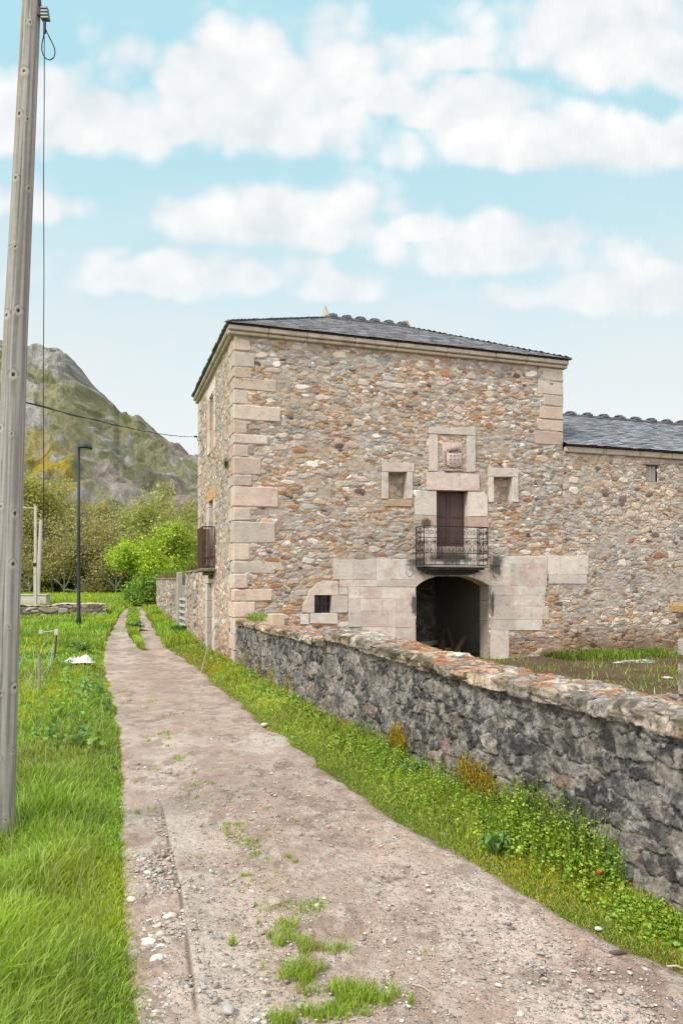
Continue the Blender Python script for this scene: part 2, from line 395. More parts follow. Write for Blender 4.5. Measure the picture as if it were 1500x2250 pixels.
M_cornice = mat_plain('cornice_stone', (0.53, 0.445, 0.37), 0.88, 0, 0.35, 9, 0.3, 0.008, (0.36, 0.28, 0.21), 3.5, 0.5, 0.7)

def facv(x, y, v=0.0):
    r = (x-750)/F; u = (r*(D0+v*dv[1])-(X0+v*dv[0]))/(du[0]-r*du[1]); D = D0+u*du[1]+v*dv[1]
    return (u, EYE+(HZ-y)/F*D)
FRONT = lambda a, dpt, z: (a, dpt, z)
SIDE = lambda a, dpt, z: (dpt, a, z)
PAL_TOWER = [(17, (.43, .255, .135)), (18, (.47, .345, .24)), (15, (.57, .49, .41)), (18, (.345, .285, .24)), (8, (.36, .175, .09)), (3, (.15, .10, .10)), (14, (.40, .36, .325)), (12, (.51, .385, .32)), (6, (.66, .61, .55))]
PAL_WING = [(14, (.45, .30, .185)), (20, (.49, .39, .29)), (18, (.60, .52, .43)), (18, (.38, .325, .275)), (5, (.33, .18, .11)), (4, (.18, .13, .125)), (18, (.42, .385, .35)), (12, (.55, .43, .36))]
MORTAR = np.array((.405, .345, .295))
def stone_field(A, Z, seed, pal, mortar, cw, ch, amp=0.03, big=0.0, ragged=0.5, p=2.15, g0=0.04, g1=0.17, rr=(0.84, 0.66), crack=0.3):
    """height above the mortar and colour of rubble masonry at wall coordinates A, Z (metres)"""
    wx = (fbm(A/cw*0.8, Z/ch*0.8, seed+40, 3)-0.5)*ragged*cw*1.5; wy = (fbm(A/cw*0.7, Z/ch*0.7, seed+50, 3)-0.5)*ragged*ch*2.0
    fx = (vnoise(A/0.05, Z/0.05, seed+60)-0.5)*0.035; fy2 = (vnoise(A/0.05, Z/0.05, seed+61)-0.5)*0.03
    d1, d2, ix, iy, lx, ly = cells(A+wx+fx, Z+wy+fy2, cw, ch, seed, 0.95, p, 0.62)
    gap = ss(g0, g1, d2-d1); rim = ss(rr[0], rr[1], d1+0.14*(vnoise(A/.06, Z/.06, seed+5)-.5))
    present = (hsh(ix, iy, seed+7) > 0.07)
    m = gap*rim*present
    hgt = m*amp*(0.35+0.95*hsh(ix, iy, seed+8)) + m*amp*0.5*(hsh(ix, iy, seed+12)-.5)*lx*2
    col = pick(hsh(ix, iy, seed+9), pal)*(0.72+0.48*hsh(ix, iy, seed+10))[..., None]
    col = col*(0.55+0.85*fbm(A/0.04, Z/0.025, seed+11, 4, .65))[..., None]
    ck = ss(.075, .0, d2-d1+.05*(vnoise(A/.03, Z/.03, seed+95)-.5))*ss(.35, .55, vnoise(A/.16, Z/.12, seed+96)+.1)*crack; hgt = hgt-ck*amp*.5
    mc = mortar*(0.80+0.4*fbm(A/0.09, Z/0.09, seed+13, 4))[..., None]
    mm = ss(0.15, 0.6, m)[..., None]
    reg = fbm(A/1.3, Z/1.0, seed+90, 4)[..., None]; col = col*(1+(reg-.5)*np.array((.6, .25, -.10)))
    smear = ss(.56, .68, fbm(A/.55, Z/.4, seed+92, 5)); hgt = hgt*(1-.6*smear); mm = mm*(1-.55*smear[..., None])
    out = mc*(1-mm)+col*mm
    out = out*(1-.85*ck)[..., None]
    if big > 0:
        e1, e2, jx, jy, kx, ky = cells(A+wx, Z+wy, cw*2.3, ch*2.2, seed+200, 0.9, 2.4, 0.5)
        sel = hsh(jx, jy, seed+207) < big
        bm_ = ss(0.46, 0.36, e1+0.10*(vnoise(A/.08, Z/.08, seed+6)-.5))*sel
        bc = pick(hsh(jx, jy, seed+209), pal[1:])*(0.85+0.35*hsh(jx, jy, seed+210))[..., None]*(0.82+0.36*fbm(A/0.06, Z/0.05, seed+211, 3))[..., None]
        ring = ss(0.56, 0.48, e1)*sel
        hgt = hgt*(1-ring)+bm_*amp*1.25
        o2 = mc*(1-bm_[..., None])+bc*bm_[..., None]
        out = out*(1-ring[..., None])+o2*ring[..., None]
    hgt = hgt+0.012*(fbm(A/0.12, Z/0.1, seed+14, 4)-0.5)
    return hgt, out
def stone_panel(name, a0, a1, z0, z1, fm, seed, pal, holes, parent, step=0.018, cw=0.23, ch=0.125, amp=0.03, big=0.2, tint=None, mat=None, outsign=-1, **kw):
    na = int((a1-a0)/step)+1; nz = int((z1-z0)/step)+1
    A, Z = np.meshgrid(np.linspace(a0, a1, na), np.linspace(z0, z1, nz))
    h, col = stone_field(A, Z, seed, pal, MORTAR, cw, ch, amp, big, **kw)
    edge = np.minimum(ss(0, 0.04, A-a0), ss(0, 0.04, a1-A)); h = h*edge
    bow = 0.018*(fbm(A/1.7, Z/1.7, seed+70, 2)-.5)*edge
    if tint is not None: col = tint(A, Z, col)
    x, y, z = fm(A, outsign*(h+bow), Z)
    V = np.stack([np.broadcast_to(x, A.shape), np.broadcast_to(y, A.shape), np.broadcast_to(z, A.shape)], -1).reshape(-1, 3)
    ac = (A[:-1, :-1]+A[1:, 1:])/2; zc = (Z[:-1, :-1]+Z[1:, 1:])/2; keep = np.ones(ac.shape, bool)
    for (p, q) in holes: keep &= ~((ac > p[0]) & (ac < q[0]) & (zc > p[1]) & (zc < q[1]))
    return raw(name, V, grid_faces(nz, na, keep), mat or M_rubble, parent, np.clip(col, 0.02, 0.85).reshape(-1, 3), True)
def rect(x0, y0, x1, y1, f=fac):
    a, z1 = f(x0, (y0)); b, z0 = f(x1, y1)
    za = f(x0, y1)[1]; zb = f(x1, y0)[1]
    return ((min(a, b), (z0+za)/2), (max(a, b), (z1+zb)/2))
def tintA(A, Z, col):
    damp = ss(1.1, 0.0, Z+0.5*(fbm(A/0.7, Z/0.5, 301, 4)-.5))[..., None]
    lo = col*np.array((.62, .52, .43))
    return col*(1-damp*.8)+lo*damp*.8
def LIME(k=0.0): 
    b = np.array((.62, .55, .485)); v = np.random.uniform(-1, 1)
    return b*(1+0.13*v)+np.array((.022, -.012, -.018))*np.random.uniform(-.6, 1.6)

tower = empty('stone_tower', (X0, D0, 0), ANG)
tag(tower, 'square stone manor tower with slate hip roof, balconies and a dark cart arch', 'tower')
ZT = 8.40
H_arch = rect(914, 1266, 1073, 1445); H_arch = ((H_arch[0][0], -0.3), H_arch[1])
H_n1 = rect(852, 1037, 893, 1097); H_n2 = rect(1083, 1048, 1124, 1103); H_dr = rect(958, 1078, 1027, 1240); H_w = rect(690, 1308, 728, 1347)
front = stone_panel('front_wall', 0, W, -0.3, ZT, FRONT, 3, PAL_TOWER, [H_arch, H_n1, H_n2, H_dr, H_w], tower, step=.0165, cw=.168, ch=.076, amp=.017, big=.22, tint=tintA)
# openings of the lane side
S1 = rect(470.5, 868, 462.5, 985, sid); S2 = rect(470.5, 1100, 460.5, 1232, sid); S3 = rect(468, 1282, 457, 1420, sid)
side = stone_panel('lane_wall', 0, DEP, -0.3, ZT, SIDE, 23, PAL_TOWER, [S1, S2, S3], tower, cw=0.155, ch=0.076, amp=.018, big=.12, tint=tintA)
m = MB()
m.add([(0.05, DEP, -.3), (W, DEP, -.3), (W, DEP, ZT), (0.05, DEP, ZT)], [(0, 1, 2, 3)], (.42, .33, .25))
m.add([(W, 0.0, 5), (W, DEP, 5), (W, DEP, ZT), (W, 0.0, ZT)], [(0, 1, 2, 3)], (.42, .33, .25))
m.add([(W, 0.6, -.3), (W, DEP, -.3), (W, DEP, 5), (W, .6, 5)], [(0, 1, 2, 3)], (.42, .33, .25))
m.add([(0.03, .03, ZT-.02), (W, .03, ZT-.02), (W, DEP, ZT-.02), (.03, DEP, ZT-.02)], [(0, 1, 2, 3)], (.3, .25, .2))
m.build('rear_wall', M_rubble, tower)
# quoins of the near corner: alternating long and short on the two faces
q = MB()
rows = [(742,770,550),(770,805,559),(805,828,554),(828,855,607),(855,887,545),(887,922,616),(922,952,543),(952,975,588),(975,1003,546),(1003,1042,574),(1042,1067,553),(1067,1113,612),
        (1114,1144,551),(1144,1193,605),(1193,1232,548),(1232,1260,621),(1260,1294,545),(1294,1322,598),(1322,1358,560),(1358,1395,590),(1395,1430,552),(1430,1485,575)]
for (y0, y1, xr) in rows:
    u1 = fac(xr, y0)[0]; z1 = fac(516, y0)[1]; z0 = fac(516, y1)[1]; c = LIME()*np.array((.95, .885, .85))
    ln = 0.34+np.random.uniform(0, .08) if u1 > 0.62 else 0.62+np.random.uniform(0, .15)
    pr = np.random.uniform(0.024, 0.034); dz_ = 0.002
    q.box((-pr, -pr, z0+dz_), (u1, 0.2, z1-dz_), c*np.random.uniform(.86, 1.06), 0.028, 0.014)
    q.box((-pr-0.004, 0.203, z0+dz_+.004), (0.2, ln, z1-dz_-.003), c*0.97, 0.026, 0.012)
q.build('quoins', M_ash, tower); q = MB()
for (y0, y1, xl) in [(810,838,1192),(838,868,1181),(868,893,1192),(893,922,1184),(922,948,1179),(948,978,1173)]:
    ul = fac(xl, y0)[0]; z1 = fac(1215, y0)[1]; z0 = fac(1215, y1)[1]
    q.box((ul, -.032, z0+.003), (W+.012, .25, z1-.003), LIME()*np.array((.82, .76, .72)), .026, .012)
q.build('quoins', M_ash, tower); q = MB()
for k in range(12):
    z0 = ZT-0.05-0.36*(k+1); l = .38 if k % 2 else .62
    q.box((-.032, DEP-l, z0+.006), (.2, DEP+.02, z0+.352), LIME()*np.array((.9, .86, .84)), .014, .004)
q.build('quoins', M_ash, tower)
# dressed stone round the arch
def blk(mb, pts, front_=-0.032, back=0.22, col=None, bev=0.007):
    P = [fac(*p) for p in pts]; mb.prism(P, front_-np.random.uniform(0, .008), back, FRONT, LIME() if col is None else col, bev)
def brow(mb, y0, y1, xs, gap=0.10, back=0.22):
    for a, b in zip(xs[:-1], xs[1:]): blk(mb, [(a+gap, y1-gap+np.random.uniform(-.7, .7)), (b-gap, y1-gap), (b-gap, y0+gap), (a+gap, y0+gap+np.random.uniform(-.4, .4))], back=back)
A = MB()
arc = [(912,1291),(921,1282),(933,1275),(950,1268.5),(970,1264),(990,1262.5),(1012,1264),(1036,1269),(1056,1277),(1075,1288)]
brow(A, 1230, 1274, [731, 775, 825, 868]); brow(A, 1274, 1290, [745, 791, 826, 868, 912], back=.5); brow(A, 1290, 1316, [764, 800, 838, 868], back=.5); brow(A, 1316, 1343, [764, 791, 838, 869], back=.5)
brow(A, 1343, 1378, [764, 793, 852, 869]); brow(A, 1378, 1442, [793, 822, 868])
brow(A, 1291, 1316, [868, 912], back=.55); brow(A, 1316, 1345, [869, 912], back=.55); brow(A, 1345, 1380, [869, 912], back=.55); brow(A, 1380, 1450, [868, 912], back=.55)
brow(A, 1222, 1240, [1082, 1200]); brow(A, 1240, 1288, [1076, 1120, 1150, 1200], back=.3); brow(A, 1288, 1308, [1076, 1107, 1150, 1197], back=.3); brow(A, 1308, 1332, [1076, 1125, 1195]); brow(A, 1332, 1362, [1076, 1140, 1204]); brow(A, 1362, 1385, [1076, 1130, 1190]); brow(A, 1385, 1450, [1076, 1117])
for (a, b) in [(1288, 1320), (1320, 1365), (1365, 1450)]: A.box(*[(fac(1075.0, b)[0]-.003, .05, fac(1075, b)[1]), (fac(1078, b)[0]+.05, .56, fac(1075, a)[1]-.006)], LIME()*.8, .012)
brow(A, 1221, 1262, [1201, 1230, 1291]); brow(A, 1262, 1283, [1204, 1288])
# ring over the arch: blocks cut to the curve
cuts = [868, 912, 948, 975, 1008, 1040, 1076]
for a, b in zip(cuts[:-1], cuts[1:]):
    lo = []
    for xx in np.linspace(a+.4, b-.4, 6):
        yy = np.interp(xx, [p[0] for p in arc], [p[1] for p in arc]) if xx >= 911 else 1273.5
        lo.append((xx, yy))
    blk(A, lo+[(b-.4, 1229+(-7 if a > 1035 else 0)), (a+.4, 1229+(-7 if a > 1040 else 0))], back=.55)
# surround of the little barred window
for pts in [[(676,1308),(743,1308),(742,1277),(712,1276),(699,1280),(677,1300)], [(663,1346),(690,1347),(690,1308.5),(676,1308.5),(664,1330)], [(728,1347),(763,1346),(763,1309),(728,1308.5)], [(681,1370),(741,1371),(741,1348),(681,1347.5)], [(660,1372),(678,1372),(678,1350),(660,1350)], [(744,1307),(763,1307),(763,1291),(744,1291)]]:
    blk(A, pts, back=.3)
A.build('arch_ashlar', M_ash, tower)
# heraldic hatchments cut beside the arch
for (cx, cy) in ((898, 1254), (1088, 1257)):
    hh = MB(); pts = [(cx-7, cy-13), (cx+7, cy-13), (cx+7.5, cy+4), (cx+5, cy+9), (cx, cy+13), (cx-5, cy+9), (cx-7.5, cy+4), (cx-7, cy-13)]
    P = [(fac(*p)[0], -.036, fac(*p)[1]) for p in pts]; hh.tube(P, 0.014, 6, LIME()*.72)
    a = fac(cx-9, cy-15); b = fac(cx+9, cy-15); hh.tube([(a[0], -.036, a[1]), (b[0], -.036, b[1])], .014, 5, LIME()*.7)
    a = fac(cx, cy-22); b = fac(cx, cy-4); hh.tube([(a[0], -.034, a[1]), (b[0], -.034, b[1])], .011, 5, LIME()*.7)
    hh.build('carved_shield', M_ash, tower)
# blind windows
for (o, fr, sill) in ((H_n1, [[(839,1037),(908,1037),(909,1018),(839,1016)], [(837,1096),(852,1096),(852,1038),(838,1038)], [(893,1096),(904,1096),(906,1038),(893,1038)]], [(845,1113),(903,1113),(904,1098),(853,1098)]),
                      (H_n2, [[(1071,1048),(1137,1048),(1137,1030),(1071,1028)], [(1072,1103),(1083,1103),(1083,1049),(1072,1049)], [(1124,1103),(1138,1103),(1136,1049),(1124,1049)]], None)):
    wn = empty('blind_window'); wn.parent = tower
    mf = MB()
    for pts in fr: blk(mf, pts, -.04, .3)
    if sill: blk(mf, sill, -.035, .2, np.array((.46, .31, .22)))
    mf.build('window_frame', M_ash, wn)
    st = stone_panel('infill', o[0][0]-.02, o[1][0]+.02, o[0][1]-.04, o[1][1]+.04, lambda a, d_, z: (a, d_+.27, z), 61 if sill else 67, PAL_WING, [], wn, step=.02, cw=.26, ch=.17)
# crest in its frame
cr = empty('crest_panel'); cr.parent = tower
mf = MB()
blk(mf, [(940,953),(1044,957),(1043,940),(1000,940),(990,942),(975,938),(941,939)], -.045, .2)
blk(mf, [(941,1035),(961,1035),(961,954),(942,954)], -.035, .2); blk(mf, [(1024,1037),(1043,1037),(1043,957.5),(1024,957)], -.035, .2)
mf.build('crest_frame', M_ash, cr)
sh = MB(); PK = np.array((.54, .41, .37))
def cb(x0, y0, x1, y1, f_, b_, c, bev=.012): blk(sh, [(x0, y1), (x1, y1), (x1, y0), (x0, y0)], f_, b_, c, bev)
cb(971, 972, 1014, 1036, -.02, .1, PK*.95)
P = [(980,996),(1010,996),(1011,1022),(1006,1027),(1002,1027),(996,1030),(990,1027),(984,1027),(980,1022)]
blk(sh, P, -.085, 0, PK*1.05, .02)
for ix_ in range(3):
    for iy_ in range(3):
        if ix_ == 2 and iy_ == 2: continue
        cx = 986+ix_*8.5; cy = 1002+iy_*8.5; a = fac(cx, cy)
        sh.box((a[0]-.018, -.112, a[1]-.007), (a[0]+.018, -.080, a[1]+.007), PK*.42, .003); sh.box((a[0]-.007, -.114, a[1]-.018), (a[0]+.007, -.0805, a[1]+.018), PK*.42, .003)
a = fac(993, 985); sh.lump((a[0], -.09, a[1]), (.085, .07, .10), PK*.95, 3, 1, 2, .35)
a = fac(985, 987); sh.lump((a[0], -.06, a[1]-.02), (.05, .06, .07), PK*.7, 5, 1, 2, .4); a = fac(1003, 984); sh.lump((a[0], -.06, a[1]), (.07, .05, .09), PK*.8, 8, 1, 2, .4)
for k in range(9):
    a = fac(975.5, 992+k*4.6); sh.lump((a[0], -.04, a[1]), (.028, .03, .03), PK*.85, k, 1, 1, .3); a = fac(1013.0, 992+k*4.6); sh.lump((a[0]-.03, -.04, a[1]), (.028, .03, .03), PK*.85, k+20, 1, 1, .3)
for k in range(7):
    a = fac(977+k*5.6, 1034); sh.lump((a[0], -.05, a[1]), (.05, .04, .03), PK*.9, k+40, 1, 1, .3)
sh.build('coat_of_arms', M_ash, cr, True)
# balcony door
dr = empty('balcony_door'); dr.parent = tower
mf = MB()
blk(mf, [(936,1077),(1052,1079),(1051,1042),(935,1038)], -.045, .25); blk(mf, [(911,1131),(958,1133),(958,1078.5),(915,1078.5),(910,1100)], -.03, .3); blk(mf, [(1027,1135),(1070,1135),(1069,1090),(1062,1081),(1027,1080)], -.03, .3)
blk(mf, [(918,1160),(958,1160),(958,1133.5),(925,1133.5)], -.027, .3, np.array((.5, .36, .3))); blk(mf, [(1027,1160),(1072,1160),(1072,1135.5),(1027,1135.5)], -.027, .3, np.array((.5, .36, .3)))
blk(mf, [(926,1190),(958,1190),(958,1160.5),(926,1160.5)], -.025, .3); blk(mf, [(1027,1190),(1066,1190),(1066,1160.5),(1027,1160.5)], -.025, .3)
blk(mf, [(930,1229),(958,1229),(958,1190.5),(930,1190.5)], -.022, .3); blk(mf, [(1027,1229),(1070,1229),(1070,1190.5),(1027,1190.5)], -.022, .3)
mf.build('door_surround', M_ash, dr)
(a0, z0), (a1, z1) = H_dr; zthr = fac(990, 1242)[1]; mid = fac(989, 1150)[0]
zl = fac(990, 1200)[1]
mm_ = MB()
for (l, r_) in ((a0+.01, mid-.006), (mid+.006, a1-.01)):
    mm_.box((l, .20, zl), (r_, .25, z1-.01), (1, 1, 1), .006); wd = r_-l
    for (za, zb) in ((.06, .48), (.53, .94)):
        h_ = z1-zl; mm_.box((l+.07, .185, zl+h_*za), (r_-.07, .201, zl+h_*zb), (1, 1, 1), .012)
mm_.box((mid-.025, .178, zl), (mid+.025, .2, z1-.01), (1, 1, 1), .008)
mm_.build('door_leaf', M_door, dr)
mm_ = MB(); mm_.box((a0+.01, .14, zthr-.05), (a1-.01, .3, zl-.004), (.30, .24, .20), .01); mm_.build('threshold', M_ash, dr)
# balcony
bal = empty('balcony'); bal.parent = tower
VB = -.55
ul = facv(931, 1200, VB)[0]; ur = facv(1071, 1200, VB)[0]; zs = facv(1000, 1243, VB)[1]; ztop = facv(1000, 1157, VB)[1]
sl = MB()
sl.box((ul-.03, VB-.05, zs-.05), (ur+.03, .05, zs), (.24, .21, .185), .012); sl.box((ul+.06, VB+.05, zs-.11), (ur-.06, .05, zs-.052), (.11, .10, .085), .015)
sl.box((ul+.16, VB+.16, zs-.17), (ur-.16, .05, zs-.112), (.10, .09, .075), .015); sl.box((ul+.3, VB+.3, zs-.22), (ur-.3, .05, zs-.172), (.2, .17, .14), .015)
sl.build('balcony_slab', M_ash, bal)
def spiral(c, r, turns, a0_, sgn=1, n=16):
    return [(c[0]+r*(1-0.8*k/n)*math.cos(a0_+sgn*turns*2*math.pi*k/n), c[1]+r*(1-0.8*k/n)*math.sin(a0_+sgn*turns*2*math.pi*k/n)) for k in range(n+1)]
def scroll_rail(mb, p0, p1, z0, z1, n, r=.0085):
    p0 = np.array(p0, float); p1 = np.array(p1, float); L = np.linalg.norm(p1-p0); e = (p1-p0)/L; h = z1-z0
    P3 = lambda s, z: (p0[0]+e[0]*s, p0[1]+e[1]*s, z)
    for f in (0, .30, .70, 1.0): mb.tube([P3(0, z0+h*f), P3(L, z0+h*f)], r*(1.5 if f in (0, 1) else 1), 5)
    wd = L/n
    for k in range(n+1): mb.tube([P3(k*wd, z0), P3(k*wd, z1)], r*(1.5 if k in (0, n) else 1.0), 5)
    for k in range(n):
        c = (k+.5)*wd
        for sx in (-1, 1):
            for (zc, rr, tn, st) in ((.85, .105, 1.4, 90), (.60, .11, 1.5, 270), (.15, .125, 1.6, 90), (.36, .07, 1.3, 90)):
                rad = min(rr*h*1.0, wd*.24); pts = spiral((c+sx*wd*.25, z0+h*zc), rad, tn, R(st), sx)
                mb.tube([P3(a, b) for a, b in pts], r*.8, 4)
            pts = [(c+sx*wd*.08, z0+h*.32), (c+sx*wd*.2, z0+h*.40), (c+sx*wd*.05, z0+h*.5), (c+sx*wd*.42, z0+h*.62)]
            mb.tube([P3(a, b) for a, b in pts], r*.8, 4)
rl = MB()
scroll_rail(rl, (ul, VB), (ur, VB), zs+.02, ztop, 6); scroll_rail(rl, (ul, VB), (ul, -.04), zs+.02, ztop, 2); scroll_rail(rl, (ur, VB), (ur, -.04), zs+.02, ztop, 2)
rl.build('balcony_railing', M_iron, bal)
# little barred window
wn = empty('barred_window'); wn.parent = tower
(a0, z0), (a1, z1) = H_w
g_ = MB(); g_.box((a0-.03, .20, z0-.03), (a1+.03, .215, z1+.03)); g_.build('pane', M_glass, wn)
g_ = MB(); fwid = .035
for (p, r_) in (((a0, z0), (a0+fwid, z1)), ((a1-fwid, z0), (a1, z1)), ((a0+fwid, z1-fwid), (a1-fwid, z1)), ((a0+fwid, z0), (a1-fwid, z0+fwid))): g_.box((p[0], .14, p[1]), (r_[0], .19, r_[1]), (1, 1, 1), .005)
for k in (1, 2, 3):
    uu = a0+(a1-a0)*k/4; g_.tube([(uu, .115, z0), (uu, .115, z1)], .014 if k == 2 else .008, 6)
g_.tube([(a0, .10, (z0+z1)/2), (a1, .10, (z0+z1)/2)], .014, 6)
g_.build('window_bars', M_rust, wn)
# cellar behind the arch
(a0, z0), (a1, z1) = H_arch
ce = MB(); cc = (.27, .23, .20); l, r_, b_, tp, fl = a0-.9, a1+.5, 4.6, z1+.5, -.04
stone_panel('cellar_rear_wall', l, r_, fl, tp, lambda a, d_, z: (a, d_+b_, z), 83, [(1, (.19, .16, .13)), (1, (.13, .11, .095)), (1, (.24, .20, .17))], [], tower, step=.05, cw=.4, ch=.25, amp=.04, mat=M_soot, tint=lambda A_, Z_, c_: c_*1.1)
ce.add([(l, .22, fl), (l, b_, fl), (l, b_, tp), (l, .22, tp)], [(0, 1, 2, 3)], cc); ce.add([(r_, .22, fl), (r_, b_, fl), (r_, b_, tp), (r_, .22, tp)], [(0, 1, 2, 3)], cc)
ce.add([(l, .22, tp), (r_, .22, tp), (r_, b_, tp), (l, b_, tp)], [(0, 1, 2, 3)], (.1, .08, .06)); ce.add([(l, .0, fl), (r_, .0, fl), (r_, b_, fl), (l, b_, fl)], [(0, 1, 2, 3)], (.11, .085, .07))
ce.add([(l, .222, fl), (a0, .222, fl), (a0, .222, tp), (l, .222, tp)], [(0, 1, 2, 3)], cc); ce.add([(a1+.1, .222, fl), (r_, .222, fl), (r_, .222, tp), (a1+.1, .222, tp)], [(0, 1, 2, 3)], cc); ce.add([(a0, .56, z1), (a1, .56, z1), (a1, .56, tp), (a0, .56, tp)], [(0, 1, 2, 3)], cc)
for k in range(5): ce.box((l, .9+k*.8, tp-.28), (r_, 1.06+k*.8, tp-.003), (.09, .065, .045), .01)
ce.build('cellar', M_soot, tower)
# lane side windows
def sideblk(mb, pts, f_=-.03, b_=.2, col=None): mb.prism([sid(*p) for p in pts], f_-np.random.uniform(0, .006), b_, SIDE, LIME()*.95 if col is None else col, .01)
ORN = np.array((.56, .33, .15))
for nm, op, (xr, xl, yt, yb) in (('lane_window', S1, (474, 457.5, 832, 1020)), ('lane_window', S2, (474, 456.5, 1052, 1238)), ('lane_doorway', S3, (473, 453, 1262, 1432))):
    wn = empty(nm); wn.parent = tower
    (va, za), (vb, zb) = op; vL = sid(xr, 1295)[0]; vH = sid(xl, 1295)[0]
    zt_ = zb+.34; mf = MB()
    for (v0, v1) in ((vL, va), (vb, vH)):
        zz = za-.1
        while zz < zb:
            hh_ = min(np.random.uniform(.45, .9), zb-zz+.002); mf.box((-.035-np.random.uniform(0, .008), v0, zz), (.2, v1, zz+hh_-.008), LIME()*.95, .012); zz += hh_
    mf.box((-.04, vL-.05, zb), (.2, vH+.05, zt_), LIME()*(1.0 if nm != 'lane_doorway' else .9) if op is not S2 else ORN, .012)
    mf.build('window_frame' if nm == 'lane_window' else 'door_frame', M_ash, wn)
    mf = MB()
    if op is S1:
        zm = za+(zb-za)*.52; mf.box((.03, va-.01, za-.05), (.08, vb+.01, zm), ORN, .01); mf.build('infill', M_ash, wn); mf = MB(); mf.box((.18, va-.01, zm), (.22, vb+.01, zb+.02), (.3, .26, .24), .01); mf.build('shutter', M_oldwood, wn)
    else: 
        mf.box((.18, va-.01, za-.08), (.22, vb+.01, zb+.02), (.16, .14, .125) if op is S2 else (.10, .085, .075), .01)
        for k in range(4): mf.box((.165, va+(vb-va)*k/4+.01, za-.05), (.181, va+(vb-va)*(k+1)/4-.01, zb+.01), (.18, .155, .14) if op is S2 else (.11, .09, .08), .006)
        mf.build('door_leaf', M_oldwood, wn)
# side balcony over the lane
sb = empty('lane_balcony'); sb.parent = tower
vA = sid(474.5, 1200)[0]; UB = -.38
def lat(x, y, u):      # plane parallel to the lane wall, u metres off it
    r = (x-750)/F; v = ((X0+u*du[0])-r*(D0+u*du[1]))/(r*dv[1]-dv[0]); return v, EYE+(HZ-y)/F*(D0+u*du[1]+v*dv[1])
vB_, _ = lat(431, 1200, UB); vN, zS = lat(445, 1252, UB); _, zR = lat(438, 1163, UB)
vC = sid(452, 1200)[0]+.25; vC = vA+1.15; zS = sid(465, 1250)[1]; zR = sid(465, 1163)[1]
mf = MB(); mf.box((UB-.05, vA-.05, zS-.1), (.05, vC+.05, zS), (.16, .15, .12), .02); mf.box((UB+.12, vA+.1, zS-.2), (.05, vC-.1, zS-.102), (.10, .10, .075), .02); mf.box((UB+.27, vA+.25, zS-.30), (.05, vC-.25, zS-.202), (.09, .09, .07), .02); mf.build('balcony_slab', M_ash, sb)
mf = MB()
for p0, p1 in (((UB, vA), (UB, vC)), ((UB, vA), (-.04, vA)), ((UB, vC), (-.04, vC))):
    p0 = np.array(p0); p1 = np.array(p1); L = np.linalg.norm(p1-p0); n = int(L/.042)
    for k in range(n+1):
        p = p0+(p1-p0)*k/n; mf.tube([(p[0], p[1], zS), (p[0], p[1], zR)], .011, 5)
    for zz in (zS+.05, zS+.32, zR): mf.tube([(p0[0], p0[1], zz), (p1[0], p1[1], zz)], .016, 5)
mf.build('balcony_railing', M_rust, sb)
# cornice, hip roof
co = MB(); O1 = .17
def course(a0_, a1_, f):
    s_ = a0_
    while s_ < a1_-.01:
        e_ = min(s_+np.random.uniform(1.0, 1.5), a1_); f(s_, e_-.006); s_ = e_
zc0, zc1 = ZT-.01, ZT+.20
course(-O1, W+.10, lambda a, b: (co.box((a, -O1, zc0+.09), (b, .1, zc1), (1, 1, 1), .02), co.box((a, -O1+.07, zc0), (b, .1, zc0+.088), (1, 1, 1), .02)))
course(.102, DEP+O1, lambda a, b: (co.box((-O1, a, zc0+.09), (.1, b, zc1), (1, 1, 1), .02), co.box((-O1+.07, a, zc0), (.1, b, zc0+.088), (1, 1, 1), .02)))
course(.102, DEP+O1, lambda a, b: co.box((W-.1, a, zc0+.05), (W+O1, b, zc1), (1, 1, 1), .02))
co.build('cornice', M_cornice, tower)
ZE = zc1+.015; OV = .20; ZR = 10.42; rl_, rr_, vm = 3.45, 6.15, DEP/2
rf = empty('slate_roof'); rf.parent = tower
OR = .14
E = np.array([(-OV, -OV, ZE), (W+OR, -OV, ZE), (W+OR, DEP+OV, ZE), (-OV, DEP+OV, ZE)]); RA = np.array((rl_, vm, ZR)); RB = np.array((rr_, vm, ZR))
m = MB(); m.add([*E, RA, RB], [(0, 1, 5, 4), (1, 2, 5), (2, 3, 4, 5), (3, 0, 4), (0, 3, 2, 1)], (.10, .105, .115)); m.build('roof_deck', M_slate, rf)
